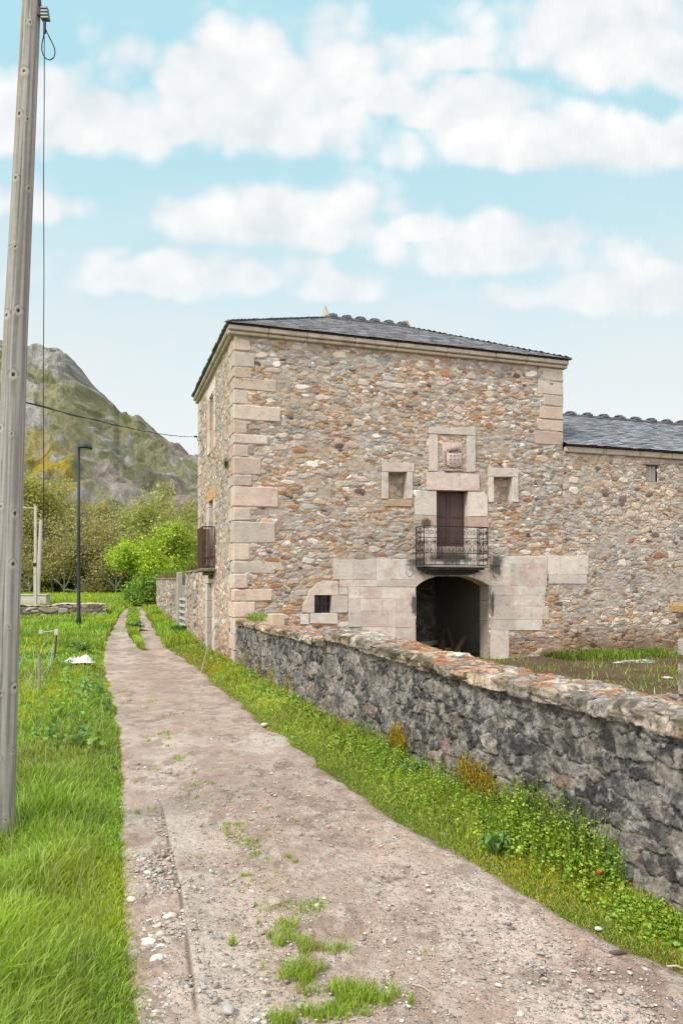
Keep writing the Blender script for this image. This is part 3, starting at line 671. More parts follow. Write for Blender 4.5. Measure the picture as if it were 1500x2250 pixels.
def slate_slope(mb, p0, p1, q0, q1, ex=.135, wmin=.16, wmax=.30, base=(.32, .325, .34)):
    """slates over the quad p0-p1 (eave) to q0-q1 (ridge)"""
    p0, p1, q0, q1 = [np.array(p, float) for p in (p0, p1, q0, q1)]
    eu = (p1-p0)/np.linalg.norm(p1-p0); L = np.linalg.norm(p1-p0)
    upv = (q0-p0)-eu*np.dot(q0-p0, eu); S = np.linalg.norm(upv); es = upv/S; nn = np.cross(eu, es); nn /= np.linalg.norm(nn)
    if nn[2] < 0: nn = -nn
    lq0 = np.dot(q0-p0, eu); lq1 = np.dot(q1-p0, eu); nrow = int(S/ex)
    for k in range(nrow+1):
        s0 = k*ex; t = min(s0/S, 1); aL = lq0*t; aR = L+(lq1-L)*t; a = aL-np.random.uniform(0, .15)
        while a < aR:
            wd = np.random.uniform(wmin, wmax); b = min(a+wd, aR+.05); aa = max(a, aL-.02)
            if b-aa > .04:
                dd = np.random.uniform(-.022, .022); th = np.random.uniform(.010, .018); ln = ex*1.75; lo = s0-.03+dd; hi = min(lo+ln, S+.02)
                f = lambda x, y, z: p0+eu*x+es*y+nn*z
                t0 = .026+np.random.uniform(0, .008); g2 = .004
                V = [f(aa+g2, lo, t0), f(b-g2, lo, t0), f(b-g2, hi, .008), f(aa+g2, hi, .008), f(aa+g2, lo, t0+th), f(b-g2, lo, t0+th+np.random.uniform(-.004, .004)), f(b-g2, hi, .012), f(aa+g2, hi, .012)]
                c = np.array(base)*np.random.uniform(.65, 1.4)*np.array((1+np.random.uniform(-.05, .1), 1, 1+np.random.uniform(-.06, .08)))
                mb.add(V, [(4, 5, 6, 7), (0, 1, 5, 4), (1, 2, 6, 5), (3, 0, 4, 7)], c)
            a += wd
m = MB(); slate_slope(m, E[0], E[1], RA, RB); slate_slope(m, E[3], E[0], RA, RA); slate_slope(m, E[1], E[2], RB, RB); m.build('slates', M_slate, rf)
for (p, q_) in ((E[0], RA), (E[1], RB)):
    n = 16; m = MB()
    for k in range(n):
        a = p+(q_-p)*k/n; b = p+(q_-p)*(k+1.25)/n; dr_ = (q_-p)/np.linalg.norm(q_-p); sdv = np.cross(dr_, (0, 0, 1)); sdv /= np.linalg.norm(sdv)
        z = np.array((0, 0, 1.0)); h0 = .055; V = [a-sdv*.13+z*(h0-.03), a+z*(h0+.02), a+sdv*.13+z*(h0-.03), b-sdv*.12+z*.01, b+z*.05, b+sdv*.12+z*.01]
        m.add(V, [(0, 1, 4, 3), (1, 2, 5, 4)], np.array((.13, .135, .145))*np.random.uniform(.8, 1.2))
    m.build('hip_slates', M_slate, rf)
def ridge_lumps(n, a, b, parent, r=.14):
    for k in range(n):
        p = np.array(a)+(np.array(b)-np.array(a))*(k/(n-1)); m_ = MB()
        m_.lump((0, 0, 0), (r*1.2, r*1.05, r*.36), (.10, .105, .112), 11, 1, 2, .25) if False else m_.lump((0, 0, 0), (r*1.15, r*1.1, r*.42), (.085, .09, .1), 5+k % 4, 1, 2, .22)
        m_.box((-r*.8, -r*1.6, -.10), (r*.8, r*1.6, -.03), (.11, .115, .125), .015)
        o = m_.build('ridge_cap', M_slate, parent); o.location = p
ridge_lumps(6, (rl_+.22, vm, ZR+.12), (rr_-.15, vm, ZR+.12), rf)
m = MB(); m.box((rl_-.06, vm-.2, ZR-.04), (rr_+.06, vm+.2, ZR+.04), (.12, .125, .135), .015); m.build('ridge', M_slate, rf)
m = MB(); m.lathe([(.20, -.12), (.17, 0), (.10, .10), (.085, .16), (.055, .18), (.06, .23), (.03, .27), (.035, .31), (.012, .36)], 12, (rl_, vm, ZR+.06), (.40, .36, .27)); m.build('finial', M_ash, rf, True)
m = MB(); m.lathe([(.13, -.1), (.12, .04), (.08, .07), (.10, .12), (.06, .17), (.0, .19)], 12, (rr_, vm, ZR+.06), (.36, .28, .19)); m.build('finial', M_ash, rf, True)

# ================================================================== THE WING
wing = empty('stone_wing', (X0, D0, 0), ANG)
tag(wing, 'long lower stone wing with blue slate roof joined to the right of the tower', 'building')
WL = 24.0; ZW = 6.0
def tintW(A, Z, col):
    damp = ss(1.3, 0.25, Z+0.6*(fbm(A/0.8, Z/0.5, 311, 4)-.5))[..., None]; lo = col*np.array((.50, .38, .28))
    col = col*(1-damp*.85)+lo*damp*.85
    mo = (ss(.55, .7, fbm(A/.5, Z/.3, 312, 4))*ss(.75, .1, Z))[..., None]
    return col*(1-mo*.7)+np.array((.12, .12, .04))*mo*.7
H_v = rect(1417, 1022, 1442, 1058)
stone_panel('front_wall', W, 16.5, -0.3, ZW, FRONT, 43, PAL_WING, [H_v], wing, step=.0165, cw=.185, ch=.095, amp=.020, big=.16, tint=tintW)
stone_panel('front_wall_extension', 16.5, WL, -0.3, ZW, FRONT, 44, PAL_WING, [], wing, step=.05, cw=.25, ch=.15, amp=.03, big=.15, tint=tintW)
m = MB(); m.add([(W, 6, -.3), (WL, 6, -.3), (WL, 6, ZW), (W, 6, ZW)], [(0, 1, 2, 3)], (.42, .34, .27)); m.add([(WL, 0, -.3), (WL, 6, -.3), (WL, 6, ZW), (WL, 0, ZW)], [(0, 1, 2, 3)], (.42, .34, .27)); m.build('rear_wall', M_rubble, wing)
m = MB(); (a0, z0), (a1, z1) = H_v
m.box((a0-.03, .06, z0-.03), (a1+.03, .12, z1), (.3, .25, .21), .01); m.box((a0-.12, -.05, z1), (a1+.1, .2, z1+.07), (.25, .22, .19), .015)
for k in range(3): m.box((a0+(a1-a0)*k/3+.01, .035, z0), (a0+(a1-a0)*(k+1)/3-.01, .062, z1-.02), (.33, .29, .26), .008)
m.build('loft_hatch', M_oldwood, wing)
co = MB(); course(W+.05, WL, lambda a, b: co.box((a, -.10, ZW-.02), (b, .1, ZW+.15), (1, 1, 1), .02)); co.build('cornice', M_cornice, wing)
ZEW = ZW+.17; zrw = 7.86; vmw = 3.0
rf = empty('slate_roof'); rf.parent = wing
m = MB(); m.add([(W+.02, -.2, ZEW), (WL+.2, -.2, ZEW), (WL+.2, 6.2, ZEW), (W+.02, 6.2, ZEW), (W+.02, vmw, zrw), (WL+.2, vmw, zrw)], [(0, 1, 5, 4), (3, 2, 5, 4), (1, 2, 5), (0, 1, 2, 3)], (.1, .105, .115)); m.build('roof_deck', M_slate, rf)
m = MB(); slate_slope(m, (W+.02, -.2, ZEW), (WL+.2, -.2, ZEW), (W+.02, vmw, zrw), (WL+.2, vmw, zrw), .15, .18, .32, (.235, .247, .27)); m.build('slates', M_slate, rf)
ridge_lumps(22, (W+.35, vmw, zrw+.10), (WL-.3, vmw, zrw+.10), rf, .14)
m = MB(); m.box((W+.02, vmw-.2, zrw-.06), (WL+.2, vmw+.2, zrw+.02), (.12, .125, .135), .015); m.build('ridge', M_slate, rf)
# ================================================================== LOW DRY STONE WALL along the lane
PAL_DARK = [(34, (.070, .067, .068)), (24, (.105, .10, .097)), (14, (.18, .165, .15)), (10, (.25, .22, .195)), (5, (.34, .28, .235)), (4, (.30, .20, .155))]
PAL_CAP = [(30, (.52, .425, .345)), (20, (.58, .475, .39)), (18, (.44, .37, .31)), (14, (.50, .365, .285)), (6, (.31, .27, .235))]
def wall_strip(name, u0, va, vb, hfun, parent, seed, thick=.62, near=True, dark=True, pitch=1.0, pal=None, capband=.10):
    """a free standing wall running along v from va down to vb, its face at u0 towards -u; one skin over face, top and back"""
    vs = [va]
    while vs[-1] > vb:
        D = max((loc2w(u0, vs[-1]))[1], 1.5); vs.append(vs[-1]-max(.009, .0016*D)*pitch)
    vs = np.array(vs); Hm = 1.25
    dz = .0095 if near else .02
    qs = np.concatenate([np.arange(-.12, Hm, dz), Hm+np.arange(0, thick, .013 if near else .03), Hm+thick+np.arange(0, Hm+.1, .05)])
    S, Q = np.meshgrid(vs, qs); a = -S
    cw, ch = (.27, .135)
    h1, c1 = stone_field(a, Q, seed, pal or (PAL_DARK if dark else PAL_WING), np.array((.29, .255, .225)), cw, ch, .026, .20, .42, 2.8, .02, .10, (.95, .75), 1.0)
    mot = fbm(a/.055, Q/.055, seed+41, 5, .6); c1 = c1*(0.35+1.3*mot)[..., None]; lt = (ss(.53, .60, fbm(a/.10, Q/.09, seed+42, 6, .62))*.75)[..., None]; c1 = c1*(1-lt)+np.array((.33, .305, .28))*(0.6+.8*mot)[..., None]*lt
    # face: lighter, newer stone low down and in patches
    h2, c2 = stone_field(a, Q+.05*(fbm(a/.5, Q/.5, seed+3)-.5), seed+31, PAL_CAP, np.array((.26, .225, .19)), .36, .26, .022, .0, .6, 2.1, .02, .10, (.95, .75)); c2 = c2*(0.5+1.0*fbm(a/.06, Q/.06, seed+43, 5, .62))[..., None]
    top = (Q > Hm-capband+.10*(fbm(a/.35, Q*0, seed+4, 3)-.5)); tcol = np.where(top[..., None], c2, c1); hh_ = np.where(top, h2+.03, h1)
    if dark and pal is None:
        lich = ss(.54, .66, fbm(a/.22, Q/.14, seed+21, 6, .6))[..., None]; tcol = np.where(top[..., None], tcol, tcol*(1-.5*lich)+np.array((.33, .29, .255))*.5*lich)
        low = ss(.50, .1, Q+.60*(fbm(a/.9, Q/.4, seed+22, 4)-.45))[..., None]; tcol = np.where(top[..., None], tcol, tcol*(1-.45*low)+np.array((.33, .275, .225))*.45*low)
        edge = (ss(Hm-.17, Hm-.02, Q)*ss(Hm+.09, Hm-.01, Q))[..., None]*ss(.47, .60, fbm(a/.25, Q/.12, seed+25, 4))[..., None]
        tcol = tcol*(1-.85*edge)+np.array((.10, .085, .035))*.85*edge
        ms = (ss(.60, .68, fbm(a/.45, Q/.3, seed+27, 4))*ss(.40, .05, Q))[..., None]; tcol = tcol*(1-.8*ms)+np.array((.22, .16, .015))*.8*ms
    orr = (ss(.495, .565, fbm(a/.13, Q/.12, seed+23, 6, .65))*ss(.40, .54, fbm(a/1.3, Q/.9, seed+24, 3))*ss(Hm-.02, Hm+.03, Q)*ss(Hm+thick+.06, Hm+thick, Q))[..., None]
    tcol = tcol*(1-.85*orr)+np.array((.42, .15, .045))*.85*orr
    sid_ = np.floor(a/.31+.5*vnoise(a/.9, a*0, seed+44)); ju = hsh(sid_, sid_*0, seed+45)-.5; jz = hsh(sid_, sid_*0+1, seed+46)-.5; lay = (Q > Hm-.055).astype(float)*(hsh(sid_, sid_*0+2, seed+47)-.35)*.035
    hs = hfun(S); H = hs+.030*jz*(Q > Hm-.2)+.022*(vnoise(a/.42, a*0, seed+8)-.5)*2*(Q > Hm-.2)
    # profile
    f = np.clip(Q/Hm, None, 1); lean = .05
    zf = Q*np.where(Q > Hm-.2, hs+.030*jz*ss(Hm-.2, Hm, Q), hs)/Hm; over = np.where(Q <= Hm, (Q > Hm-.115)*(.028+.05*ju+lay), 0)
    u_f = u0+lean*f-hh_-over; z_f = zf
    t = np.clip((Q-Hm)/thick, 0, 1)
    u_t = u0+lean+(thick-lean)*t-(.03+.05*ju+lay)*(1-t)**3; z_t = H+hh_*.8*.8-.014*np.exp(-t*40)-.02*np.exp(-(1-t)*20)
    b = np.clip(Q-Hm-thick, 0, None)
    u_b = u0+thick+hh_*.5; z_b = H-b
    U = np.where(Q <= Hm, u_f, np.where(Q <= Hm+thick, u_t, u_b)); Z = np.where(Q <= Hm, z_f, np.where(Q <= Hm+thick, z_t, z_b))
    rough = .022*(fbm(a/.08, Q/.07, seed+9, 5, .62)-.5)*2; U = U-rough*(Q <= Hm); Z = Z+rough*(Q > Hm)
    V = np.stack([U, S, Z], -1)
    nr, nc = Q.shape
    Fs = [grid_faces(nr, nc)]
    o = raw(name, V.reshape(-1, 3), Fs, M_dark if dark else M_rubble, parent, np.clip(tcol, .015, .8).reshape(-1, 3), True)
    return o
lw = empty('low_stone_wall', (X0, D0, 0), ANG)
tag(lw, 'long low dry stone wall of blackened stones with orange lichen on its top, beside the lane', 'wall')
STEP = -7.87
wall_strip('far_section', .04, -.02, STEP, lambda v: 1.215-.035*np.sin(v*.9)*0+.0*v, lw, 101)
wall_strip('near_section', .03, STEP+.02, -17.3, lambda v: np.interp(-v, [7.8, 9.2, 11, 13, 15, 18], [1.37, 1.33, 1.26, 1.235, 1.24, 1.24]), lw, 131)
m = MB()
for k in range(7): m.box((.02+.1*k, STEP-.02, 1.0), (.115+.1*k, STEP+.05, 1.33-.02*(k % 2)), np.array((.20, .18, .10))*np.random.uniform(.5, 1.3), .02, .01)
for k in range(5): m.box((.03+.13*k, STEP-.015, .6), (.15+.13*k, STEP+.045, .99), np.array((.14, .13, .12))*np.random.uniform(.6, 1.4), .03, .01)
m.build('step_stones', M_dark, lw)
# loose things on the wall
vblk = -sid(606, 1366)[0] if False else None
def on_wall(x, u=.3):
    r = (x-750)/F; v = ((X0+u*du[0])-r*(D0+u*du[1]))/(r*dv[1]-dv[0]); return v
m = MB(); m.box((-.15, -.15, 0), (.15, .15, .27), (.55, .44, .31), .025, .008); v = on_wall(606, .33)
o = m.build('stone_block', M_ash); p = loc2w(.33, v); o.location = (p[0], p[1], 1.22); o.rotation_euler = (0, 0, ANG+.12)
tag(o, 'loose squared tan stone block standing on the low wall near the tower corner', 'stone')
# gate pillar at the near end
gpil = empty('gate_pillar', (X0-.008, D0+.03, 0), ANG); tag(gpil, 'rough stone gate pillar with orange lichen cut by the right edge of the photo', 'pillar')
m = MB(); z = -.1; rng2 = random.Random(5)
while z < 1.84:
    hh_ = min(rng2.uniform(.14, .26), 1.84-z+.02); j = lambda: rng2.uniform(-.025, .025)
    sp = .40+rng2.uniform(.2, .4)
    c1_ = np.array(rng2.choice([(.36, .32, .28), (.24, .22, .2), (.42, .34, .26), (.30, .27, .25)]))*(1.1 if z > 1.4 else 1)
    m.box((.39+j(), -14.74+j()-.62, z), (.78+j(), -14.74+j(), z+hh_-.008), c1_, .03, .012); m.box((.79, -15.36+j(), z), (1.05+j(), -14.74+j(), z+hh_-.01), c1_*.8, .03, .012); z += hh_
m.box((.36, -15.42, 1.845), (1.08, -14.715, 1.91), (.40, .25, .12), .02, .01)
m.build('pillar_body', M_dark, gpil)

# ================================================================== WALLS beyond the tower
fwall = empty('field_wall', (X0, D0, 0), ANG); tag(fwall, 'tall rubble stone wall with turf on its top running on behind the tower', 'wall')
def tall_wall(name, v0, v1, h0, h1, seed):
    o = stone_panel(name, v0, v1, -.1, 3.0, SIDE, seed, PAL_WING, [], fwall, step=.035, cw=.3, ch=.17, amp=.05, big=.2, tint=lambda A_, Z_, c_: c_*.8)
    n = len(o.data.vertices); co = np.empty(n*3, np.float32); o.data.vertices.foreach_get('co', co); co = co.reshape(-1, 3)
    f = (co[:, 2]+.1)/3.1; top = h0+(h1-h0)*(co[:, 1]-v0)/(v1-v0)+.12*(vnoise(co[:, 1]/.6, co[:, 1]*0, seed)-.5)
    co[:, 2] = -.1+f*(top+.1); o.data.vertices.foreach_set('co', co.ravel())
    m_ = MB(); m_.add([(.01, v0, -.1), (.55, v0, -.1), (.55, v0, h0), (.01, v0, h0)], [(0, 1, 2, 3)], (.35, .3, .26)); m_.add([(.0, v1, -.1), (.55, v1, -.1), (.55, v1, h1), (.0, v1, h1)], [(0, 1, 2, 3)], (.35, .3, .26))
    m_.add([(.55, v0, -.1), (.55, v1, -.1), (.55, v1, h1), (.55, v0, h0)], [(0, 1, 2, 3)], (.35, .3, .26)); m_.add([(-.02, v0, h0), (.55, v0, h0), (.55, v1, h1), (-.02, v1, h1)], [(0, 1, 2, 3)], (.3, .27, .22)); m_.build('wall_core', M_rubble, fwall)
    t_ = MB()
    for k in range(int((v1-v0)/.28)):
        v = v0+.15+k*.28; h = h0+(h1-h0)*(v-v0)/(v1-v0); t_.box((-.08, v-.14, h-.02), (.6, v+.12, h+.05), np.array((.36, .31, .27))*np.random.uniform(.7, 1.2), .015, .01)
    t_.build('coping', M_dark, fwall)
tall_wall('near_length', DEP+.06, 11.2, 2.62, 2.66, 151); tall_wall('far_length', 14.9, 27.5, 2.45, 2.62, 161)
m = MB(); r3 = random.Random(3)
for k in range(900):
    seg = r3.random() < .35; v = r3.uniform(8.6, 11) if seg else r3.uniform(15.2, 27); u = r3.uniform(-.06, .5); h = 2.70 if seg else np.interp(v, [14.9, 27.5], [2.5, 2.67])
    hh_ = r3.uniform(.08, .28)*(1.0 if seg else 1.3); a = r3.uniform(0, 6.28); b_ = (u+.05*math.cos(a), v+.1*math.sin(a), h-.02)
    m.add([(b_[0]-.02, b_[1]-.02, b_[2]), (b_[0]+.02, b_[1]+.02, b_[2]), (b_[0]+.1*math.cos(a), b_[1]+.1*math.sin(a), b_[2]+hh_)], [(0, 1, 2)], np.array((.24, .22, .04) if r3.random() < .6 else (.22, .13, .05))*r3.uniform(.7, 1.3))
o = m.build('turf', M_grass, fwall)
gt = empty('field_gate', (X0, D0, 0), ANG); tag(gt, 'grey weathered wooden gate closing the gap in the tall field wall', 'gate')
for v in (11.32, 14.78):
    m = MB(); m.box((-.02, v-.11, 0), (.22, v+.11, 2.75), (.40, .36, .32), .02, .006)
    m.build('gate_post', M_oldwood, gt)
m = MB()
for k in range(5): m.box((.06, 11.45, .45+k*.27), (.10, 14.65, .56+k*.27), (.48, .46, .44), .008)
for v in (11.5, 13.05, 14.6): m.box((.101, v-.05, .4), (.13, v+.05, 1.72), (.42, .40, .38), .008)
m.build('gate_rail', M_oldwood, gt)
m = MB()
for k in range(20): m.box((.16, 11.45+k*.16, .35), (.19, 11.45+k*.16+.152, 2.15+.02*(k % 3)), np.array((.30, .25, .22))*np.random.uniform(.8, 1.2), .006)
m.build('gate_board', M_oldwood, gt)

# left field wall: low, broken, light stones on top
def seg_wall(name, pa, pb, h, thick, seed, label, pal=PAL_WING, k=1.0):
    L = float(np.hypot(pb[0]-pa[0], pb[1]-pa[1])); rz = math.atan2(pb[1]-pa[1], pb[0]-pa[0])
    root = empty(name, (pa[0], pa[1], float(zg(pa[0], pa[1]))-.1), rz); tag(root, label, 'wall')
    zend = float(zg(pb[0], pb[1])-zg(pa[0], pa[1]))
    A_, Q = np.meshgrid(np.arange(0, L, .04), np.concatenate([np.arange(0, h, .035), h+np.arange(0, thick, .05), h+thick+np.arange(0, h+.1, .2)]))
    hh_, cc = stone_field(A_, Q, seed, pal, np.array((.22, .20, .17)), .42, .2, .07, .3, .45)
    hv = h*(1+.28*(fbm(A_/1.1, A_*0, seed+2, 3)-.5)); t = np.clip((Q-h)/thick, 0, 1)
    top = (Q > h)
    cc = np.where(top[..., None], cc*1.15+.03, cc*.8*k)
    mo = (ss(.55, .65, fbm(A_/.5, Q/.3, seed+5, 4))*ss(h-.4, h, Q))[..., None]; cc = cc*(1-.6*mo)+np.array((.16, .12, .04))*.6*mo
    Y = np.where(Q < h, -hh_, np.where(top & (Q < h+thick), thick*t, thick+hh_*.5)); Z = np.where(Q < h, Q*hv/h, np.where(Q < h+thick, hv+hh_, hv-(Q-h-thick)))+A_/L*zend
    raw('wall_body', np.stack([A_, Y, Z], -1).reshape(-1, 3), grid_faces(*Q.shape), M_rubble, root, np.clip(cc, .02, .8).reshape(-1, 3), True)
    m_ = MB()
    for (aa) in (0.0, L-.05): m_.add([(aa, .02, 0), (aa, thick, 0), (aa, thick, h*.95+aa/L*zend), (aa, .02, h*.95+aa/L*zend)], [(0, 1, 2, 3)], (.3, .27, .23))
    m_.build('wall_end', M_rubble, root)
    return root
pE = gp(233, 1356); pM = gp(150, 1366); pL = gp(30, 1373)
seg_wall('dry_stone_wall', (pL[0]-9, pL[1]-.6), (pE[0], pE[1]), .80, 1.5, 181, 'low broken dry stone wall with pale top stones across the left field behind the lamp post')
p0 = gp(40, 1338); m = MB(); m.box((-1.2, -.3, -.3), (1.3, .4, .75), (.72, .70, .66), .03); m.box((-.2, -.34, .15), (.55, -.302, .5), (.55, .56, .57), .02); m.box((-1.25, -.34, .752), (1.35, .44, .83), (.66, .64, .60), .02)
o = m.build('water_trough', M_concrete); o.location = (p0[0]-.2, p0[1]+2, float(zg(0, p0[1]+2))); tag(o, 'pale concrete block trough beyond the low wall at the left', 'trough')

# ================================================================== GROUND
LEFT = [(2330,238),(2250,242),(2050,240),(1900,240),(1750,248),(1650,252),(1560,243),(1470,222),(1420,226),(1380,246),(1352,262),(1338,272)]
RIGHT = [(2130,1500),(2010,1250),(1930,1112),(1800,886),(1680,714),(1600,601),(1525,508),(1470,440),(1425,375),(1395,352),(1365,335),(1338,318)]
lp = np.array([gp(x, y)[:2] for y, x in LEFT]); rp = np.array([gp(x, y)[:2] for y, x in RIGHT])
lp = lp[np.argsort(lp[:, 1])]; rp = rp[np.argsort(rp[:, 1])]
def ext(P, y0):
    s = (P[1]-P[0])/(P[1, 1]-P[0, 1]); return np.vstack([P[0]+s*(y0-P[0, 1]), P])
lp = ext(lp, -3); rp = ext(rp, -3)
lane_l = lambda y: np.interp(y, lp[:, 1], lp[:, 0])+.10*(fbm(np.asarray(y)/.6, np.asarray(y)*0, 401, 3)-.5)*np.clip(np.asarray(y)/6, .3, 2)
lane_r = lambda y: np.interp(y, rp[:, 1], rp[:, 0])+.16*(fbm(np.asarray(y)/.6, np.asarray(y)*0, 402, 3)-.5)*np.clip(np.asarray(y)/6, .3, 2)
def grnd(x, y):
    """final ground height of the turf"""
    x = np.asarray(x, float); y = np.asarray(y, float)
    l = np.interp(y, lp[:, 1], lp[:, 0]); r = np.interp(y, rp[:, 1], rp[:, 0])
    out = np.maximum(l-x, x-r)
    dlt = ss(-.05, .5, out)*.05+.10*(fbm(x/1.3, y/1.3, 405, 3)-.5)*ss(0, 1, out) - .06*ss(.0, -.25, out)
    return zg(x, y)+dlt*ss(140, 60, y)
def mat_ground():
    m, t, b = material('turf_soil'); co = t.objco(); col = t.attr(); n = t.noise(co, 6, 7, 0.7); n2 = t.noise(co, 0.6, 5, 0.6)
    k = t.math('ADD', .5, t.math('ADD', t.math('MULTIPLY', n, .6), t.math('MULTIPLY', n2, .45)))
    t.put(b.inputs['Base Color'], t.mix(1.0, col, t.comb(k, k, k), 'MULTIPLY')); b.inputs['Roughness'].default_value = 1; b.inputs['Specular IOR Level'].default_value = .05
    t.put(b.inputs['Normal'], t.bump(n, .8, .04)); return m
M_ground = mat_ground()
ys = np.concatenate([np.linspace(-60, -1, 20), np.geomspace(1, 140, 420)-.98+0, np.geomspace(142, 760, 24)])
xs_ = np.concatenate([-np.geomspace(900, 31, 26), np.linspace(-30, 30, 420), np.geomspace(31, 900, 26)])
GX, GY = np.meshgrid(xs_, ys); GZ = grnd(GX, GY)
uu, vv = w2loc(GX, GY)
court = (uu > .35) & (vv < .0)
gcol = np.array((.085, .15, .022))*(0.7+.6*fbm(GX/2.5, GY/2.5, 411, 4))[..., None]
far = ss(38, 60, GY)[..., None]; gcol = gcol*(1-far)+np.array((.15, .235, .03))*far*(0.75+.5*fbm(GX/3, GY/9, 413, 4))[..., None]
gcol = np.where(court[..., None], np.array((.115, .078, .052))*(0.6+.8*fbm(GX/.8, GY/.8, 412, 4))[..., None], gcol)
raw('ground', np.stack([GX, GY, GZ], -1).reshape(-1, 3), grid_faces(*GX.shape), M_ground, None, gcol.reshape(-1, 3), True)['kind'] = 'structure'

# lane
def kerb_x(y): # edge of the old concrete strip
    return np.interp(y, [-3, 3.45, 5.03, 6.52, 8.5], [1.2, -.655, -1.07, -1.525, -1.95])
kp = np.array([gp(x, y)[:2] for y, x in [(2330, 452), (2250, 440), (2100, 419), (1950, 398), (1870, 378), (1800, 363), (1745, 352)]]); kp = kp[np.argsort(kp[:, 1])]; kp = ext(kp, -3)
kerb_x = lambda y: np.interp(y, kp[:, 1], kp[:, 0])
ly = np.concatenate([np.linspace(-3, 2.4, 40), np.geomspace(2.42, 62, 900)]); tt = np.linspace(0, 1, 345)
LT, LY = np.meshgrid(tt, ly); LL = lane_l(ly)[:, None]; RR = lane_r(ly)[:, None]
MG = .16+.006*np.abs(ly)[:, None]; LXc = LL-MG+(RR-LL+2*MG)*LT
edge = np.minimum(LXc-LL, RR-LXc); LT = (LXc-LL)/(RR-LL)
kx = kerb_x(ly)[:, None]; kvis = ss(7.4, 6.5, LY)
slab = ss(-.012, .012, LXc-kx+.02*(fbm(LY/.3, LY*0, 421, 3)-.5))
LZ = zg(LXc, LY)+.012+ .034*(fbm(LXc/.8, LY/.8, 422, 4)-.5)+.018*(fbm(LXc/.16, LY/.16, 423, 3)-.5)-.022*np.exp(-((LT-.24)/.10)**2)-.022*np.exp(-((LT-.74)/.10)**2)+ss(14, 6, LY)*.020*(fbm(LXc/.07, LY/.07, 429, 4, .6)-.5)-.03*ss(.16, .0, edge)-.16*ss(.0, 1.0, -edge/MG)
LZ = LZ+kvis*(slab*.022-.022)+ss(9, 5, LY)*.010*(fbm(LXc/.03, LY/.03, 428, 2)-.5)*(1+1.2*(1-slab)*kvis)
dirt = np.array((.425, .308, .245)); pale = np.array((.56, .45, .385)); brn = np.array((.32, .22, .175)); gry = np.array((.40, .36, .33))
n_a = fbm(LXc/.9, LY/1.6, 424, 5); n_b = fbm(LXc/.35, LY/.5, 425, 5); n_c = fbm(LXc/1.7, LY/3.0, 426, 4)
lc = dirt*(0.80+.4*n_b)[..., None]
k_ = (ss(.50, .68, n_a)*.75)[..., None]; lc = lc*(1-k_)+pale*(0.85+.3*n_b)[..., None]*k_
k_ = (ss(.15, .05, np.minimum(np.abs(LT-.24), np.abs(LT-.74)))*ss(.35, .6, n_a)*.5)[..., None]; lc = lc*(1-k_)+pale*k_
k_ = (ss(.55, .62, fbm(LXc/.22, LY/.30, 430, 6, .62))*.7)[..., None]; lc = lc*(1-k_)+brn*.8*k_
k_ = (ss(.56, .62, fbm(LXc/.10, LY/.14, 431, 5, .62))*.6)[..., None]; lc = lc*(1-k_)+np.array((.52, .44, .38))*k_
k_ = (ss(.54, .66, fbm(LXc/.5, LY/.55, 427, 5))*.5)[..., None]; lc = lc*(1-k_)+brn*k_
track = np.abs(LT-.5); k_ = (ss(.15, .03, track)*ss(.35, .6, n_b)*.4)[..., None]; lc = lc*(1-k_)+brn*1.15*k_
k_ = (kvis*ss(.5, .0, LXc-kx)*slab*ss(.35, .55, n_b+.15*n_a)*.75)[..., None]; lc = lc*(1-k_)+np.array((.50, .425, .36))*k_
k_ = (ss(.10, .02, edge)*.7)[..., None]; lc = lc*(1-k_)+np.array((.16, .13, .07))*k_
k_ = (kvis*ss(.022, .0, np.abs(LXc-kx+.012))*ss(.3, .5, n_b)*.9)[..., None]; lc = lc*(1-k_)+np.array((.12, .09, .06))*k_
def mat_lane():
    m, t, b = material('dirt_and_gravel'); co = t.objco(); col = t.attr()
    nn = t.noise(co, 3.0, 8, .7); fine = t.noise(co, 90, 3, .7)
    v1 = t.node('ShaderNodeTexVoronoi'); t.put(v1.inputs['Vector'], co); v1.inputs['Scale'].default_value = 34; v1.inputs['Randomness'].default_value = 1.0
    v2 = t.node('ShaderNodeTexVoronoi'); t.put(v2.inputs['Vector'], co); v2.inputs['Scale'].default_value = 75
    r1 = t.sep(v1.outputs['Color']); r2 = t.sep(v2.outputs['Color'])
    peb1 = t.math('MULTIPLY', t.ramp(v1.outputs['Distance'], .44, .24), t.ramp(t.math('ADD', r1[0], t.math('MULTIPLY', nn, .7)), .86, 1.02))
    peb2 = t.math('MULTIPLY', t.ramp(v2.outputs['Distance'], .42, .25), t.ramp(t.math('ADD', r2[0], t.math('MULTIPLY', nn, .6)), .70, .85))
    k = t.math('ADD', .50, t.math('ADD', t.math('MULTIPLY', nn, .48), t.math('MULTIPLY', fine, .50))); c = t.mix(1.0, col, t.comb(k, k, k), 'MULTIPLY')
    pc1 = t.mix(r1[1], (.30, .25, .22), (.62, .55, .50)); pc2 = t.mix(r2[1], (.22, .18, .16), (.55, .47, .41))
    c = t.mix(t.math('MULTIPLY', peb2, .75), c, pc2); c = t.mix(t.math('MULTIPLY', peb1, .85), c, pc1)
    t.put(b.inputs['Base Color'], c); b.inputs['Roughness'].default_value = .95; b.inputs['Specular IOR Level'].default_value = .1
    h = t.math('ADD', t.math('ADD', t.math('MULTIPLY', peb1, .9), t.math('MULTIPLY', peb2, .45)), t.math('MULTIPLY', fine, .4)); t.put(b.inputs['Normal'], t.bump(h, 1.0, .014)); return m
M_lane = mat_lane()
raw('lane', np.stack([LXc, LY, LZ], -1).reshape(-1, 3), grid_faces(*LT.shape), M_lane, None, np.clip(lc, .02, .8).reshape(-1, 3), True)['kind'] = 'structure'
def lane_z(x, y):
    return float(zg(x, y))+.012-(.028 if (y < 8 and x < float(kerb_x(y))) else 0)
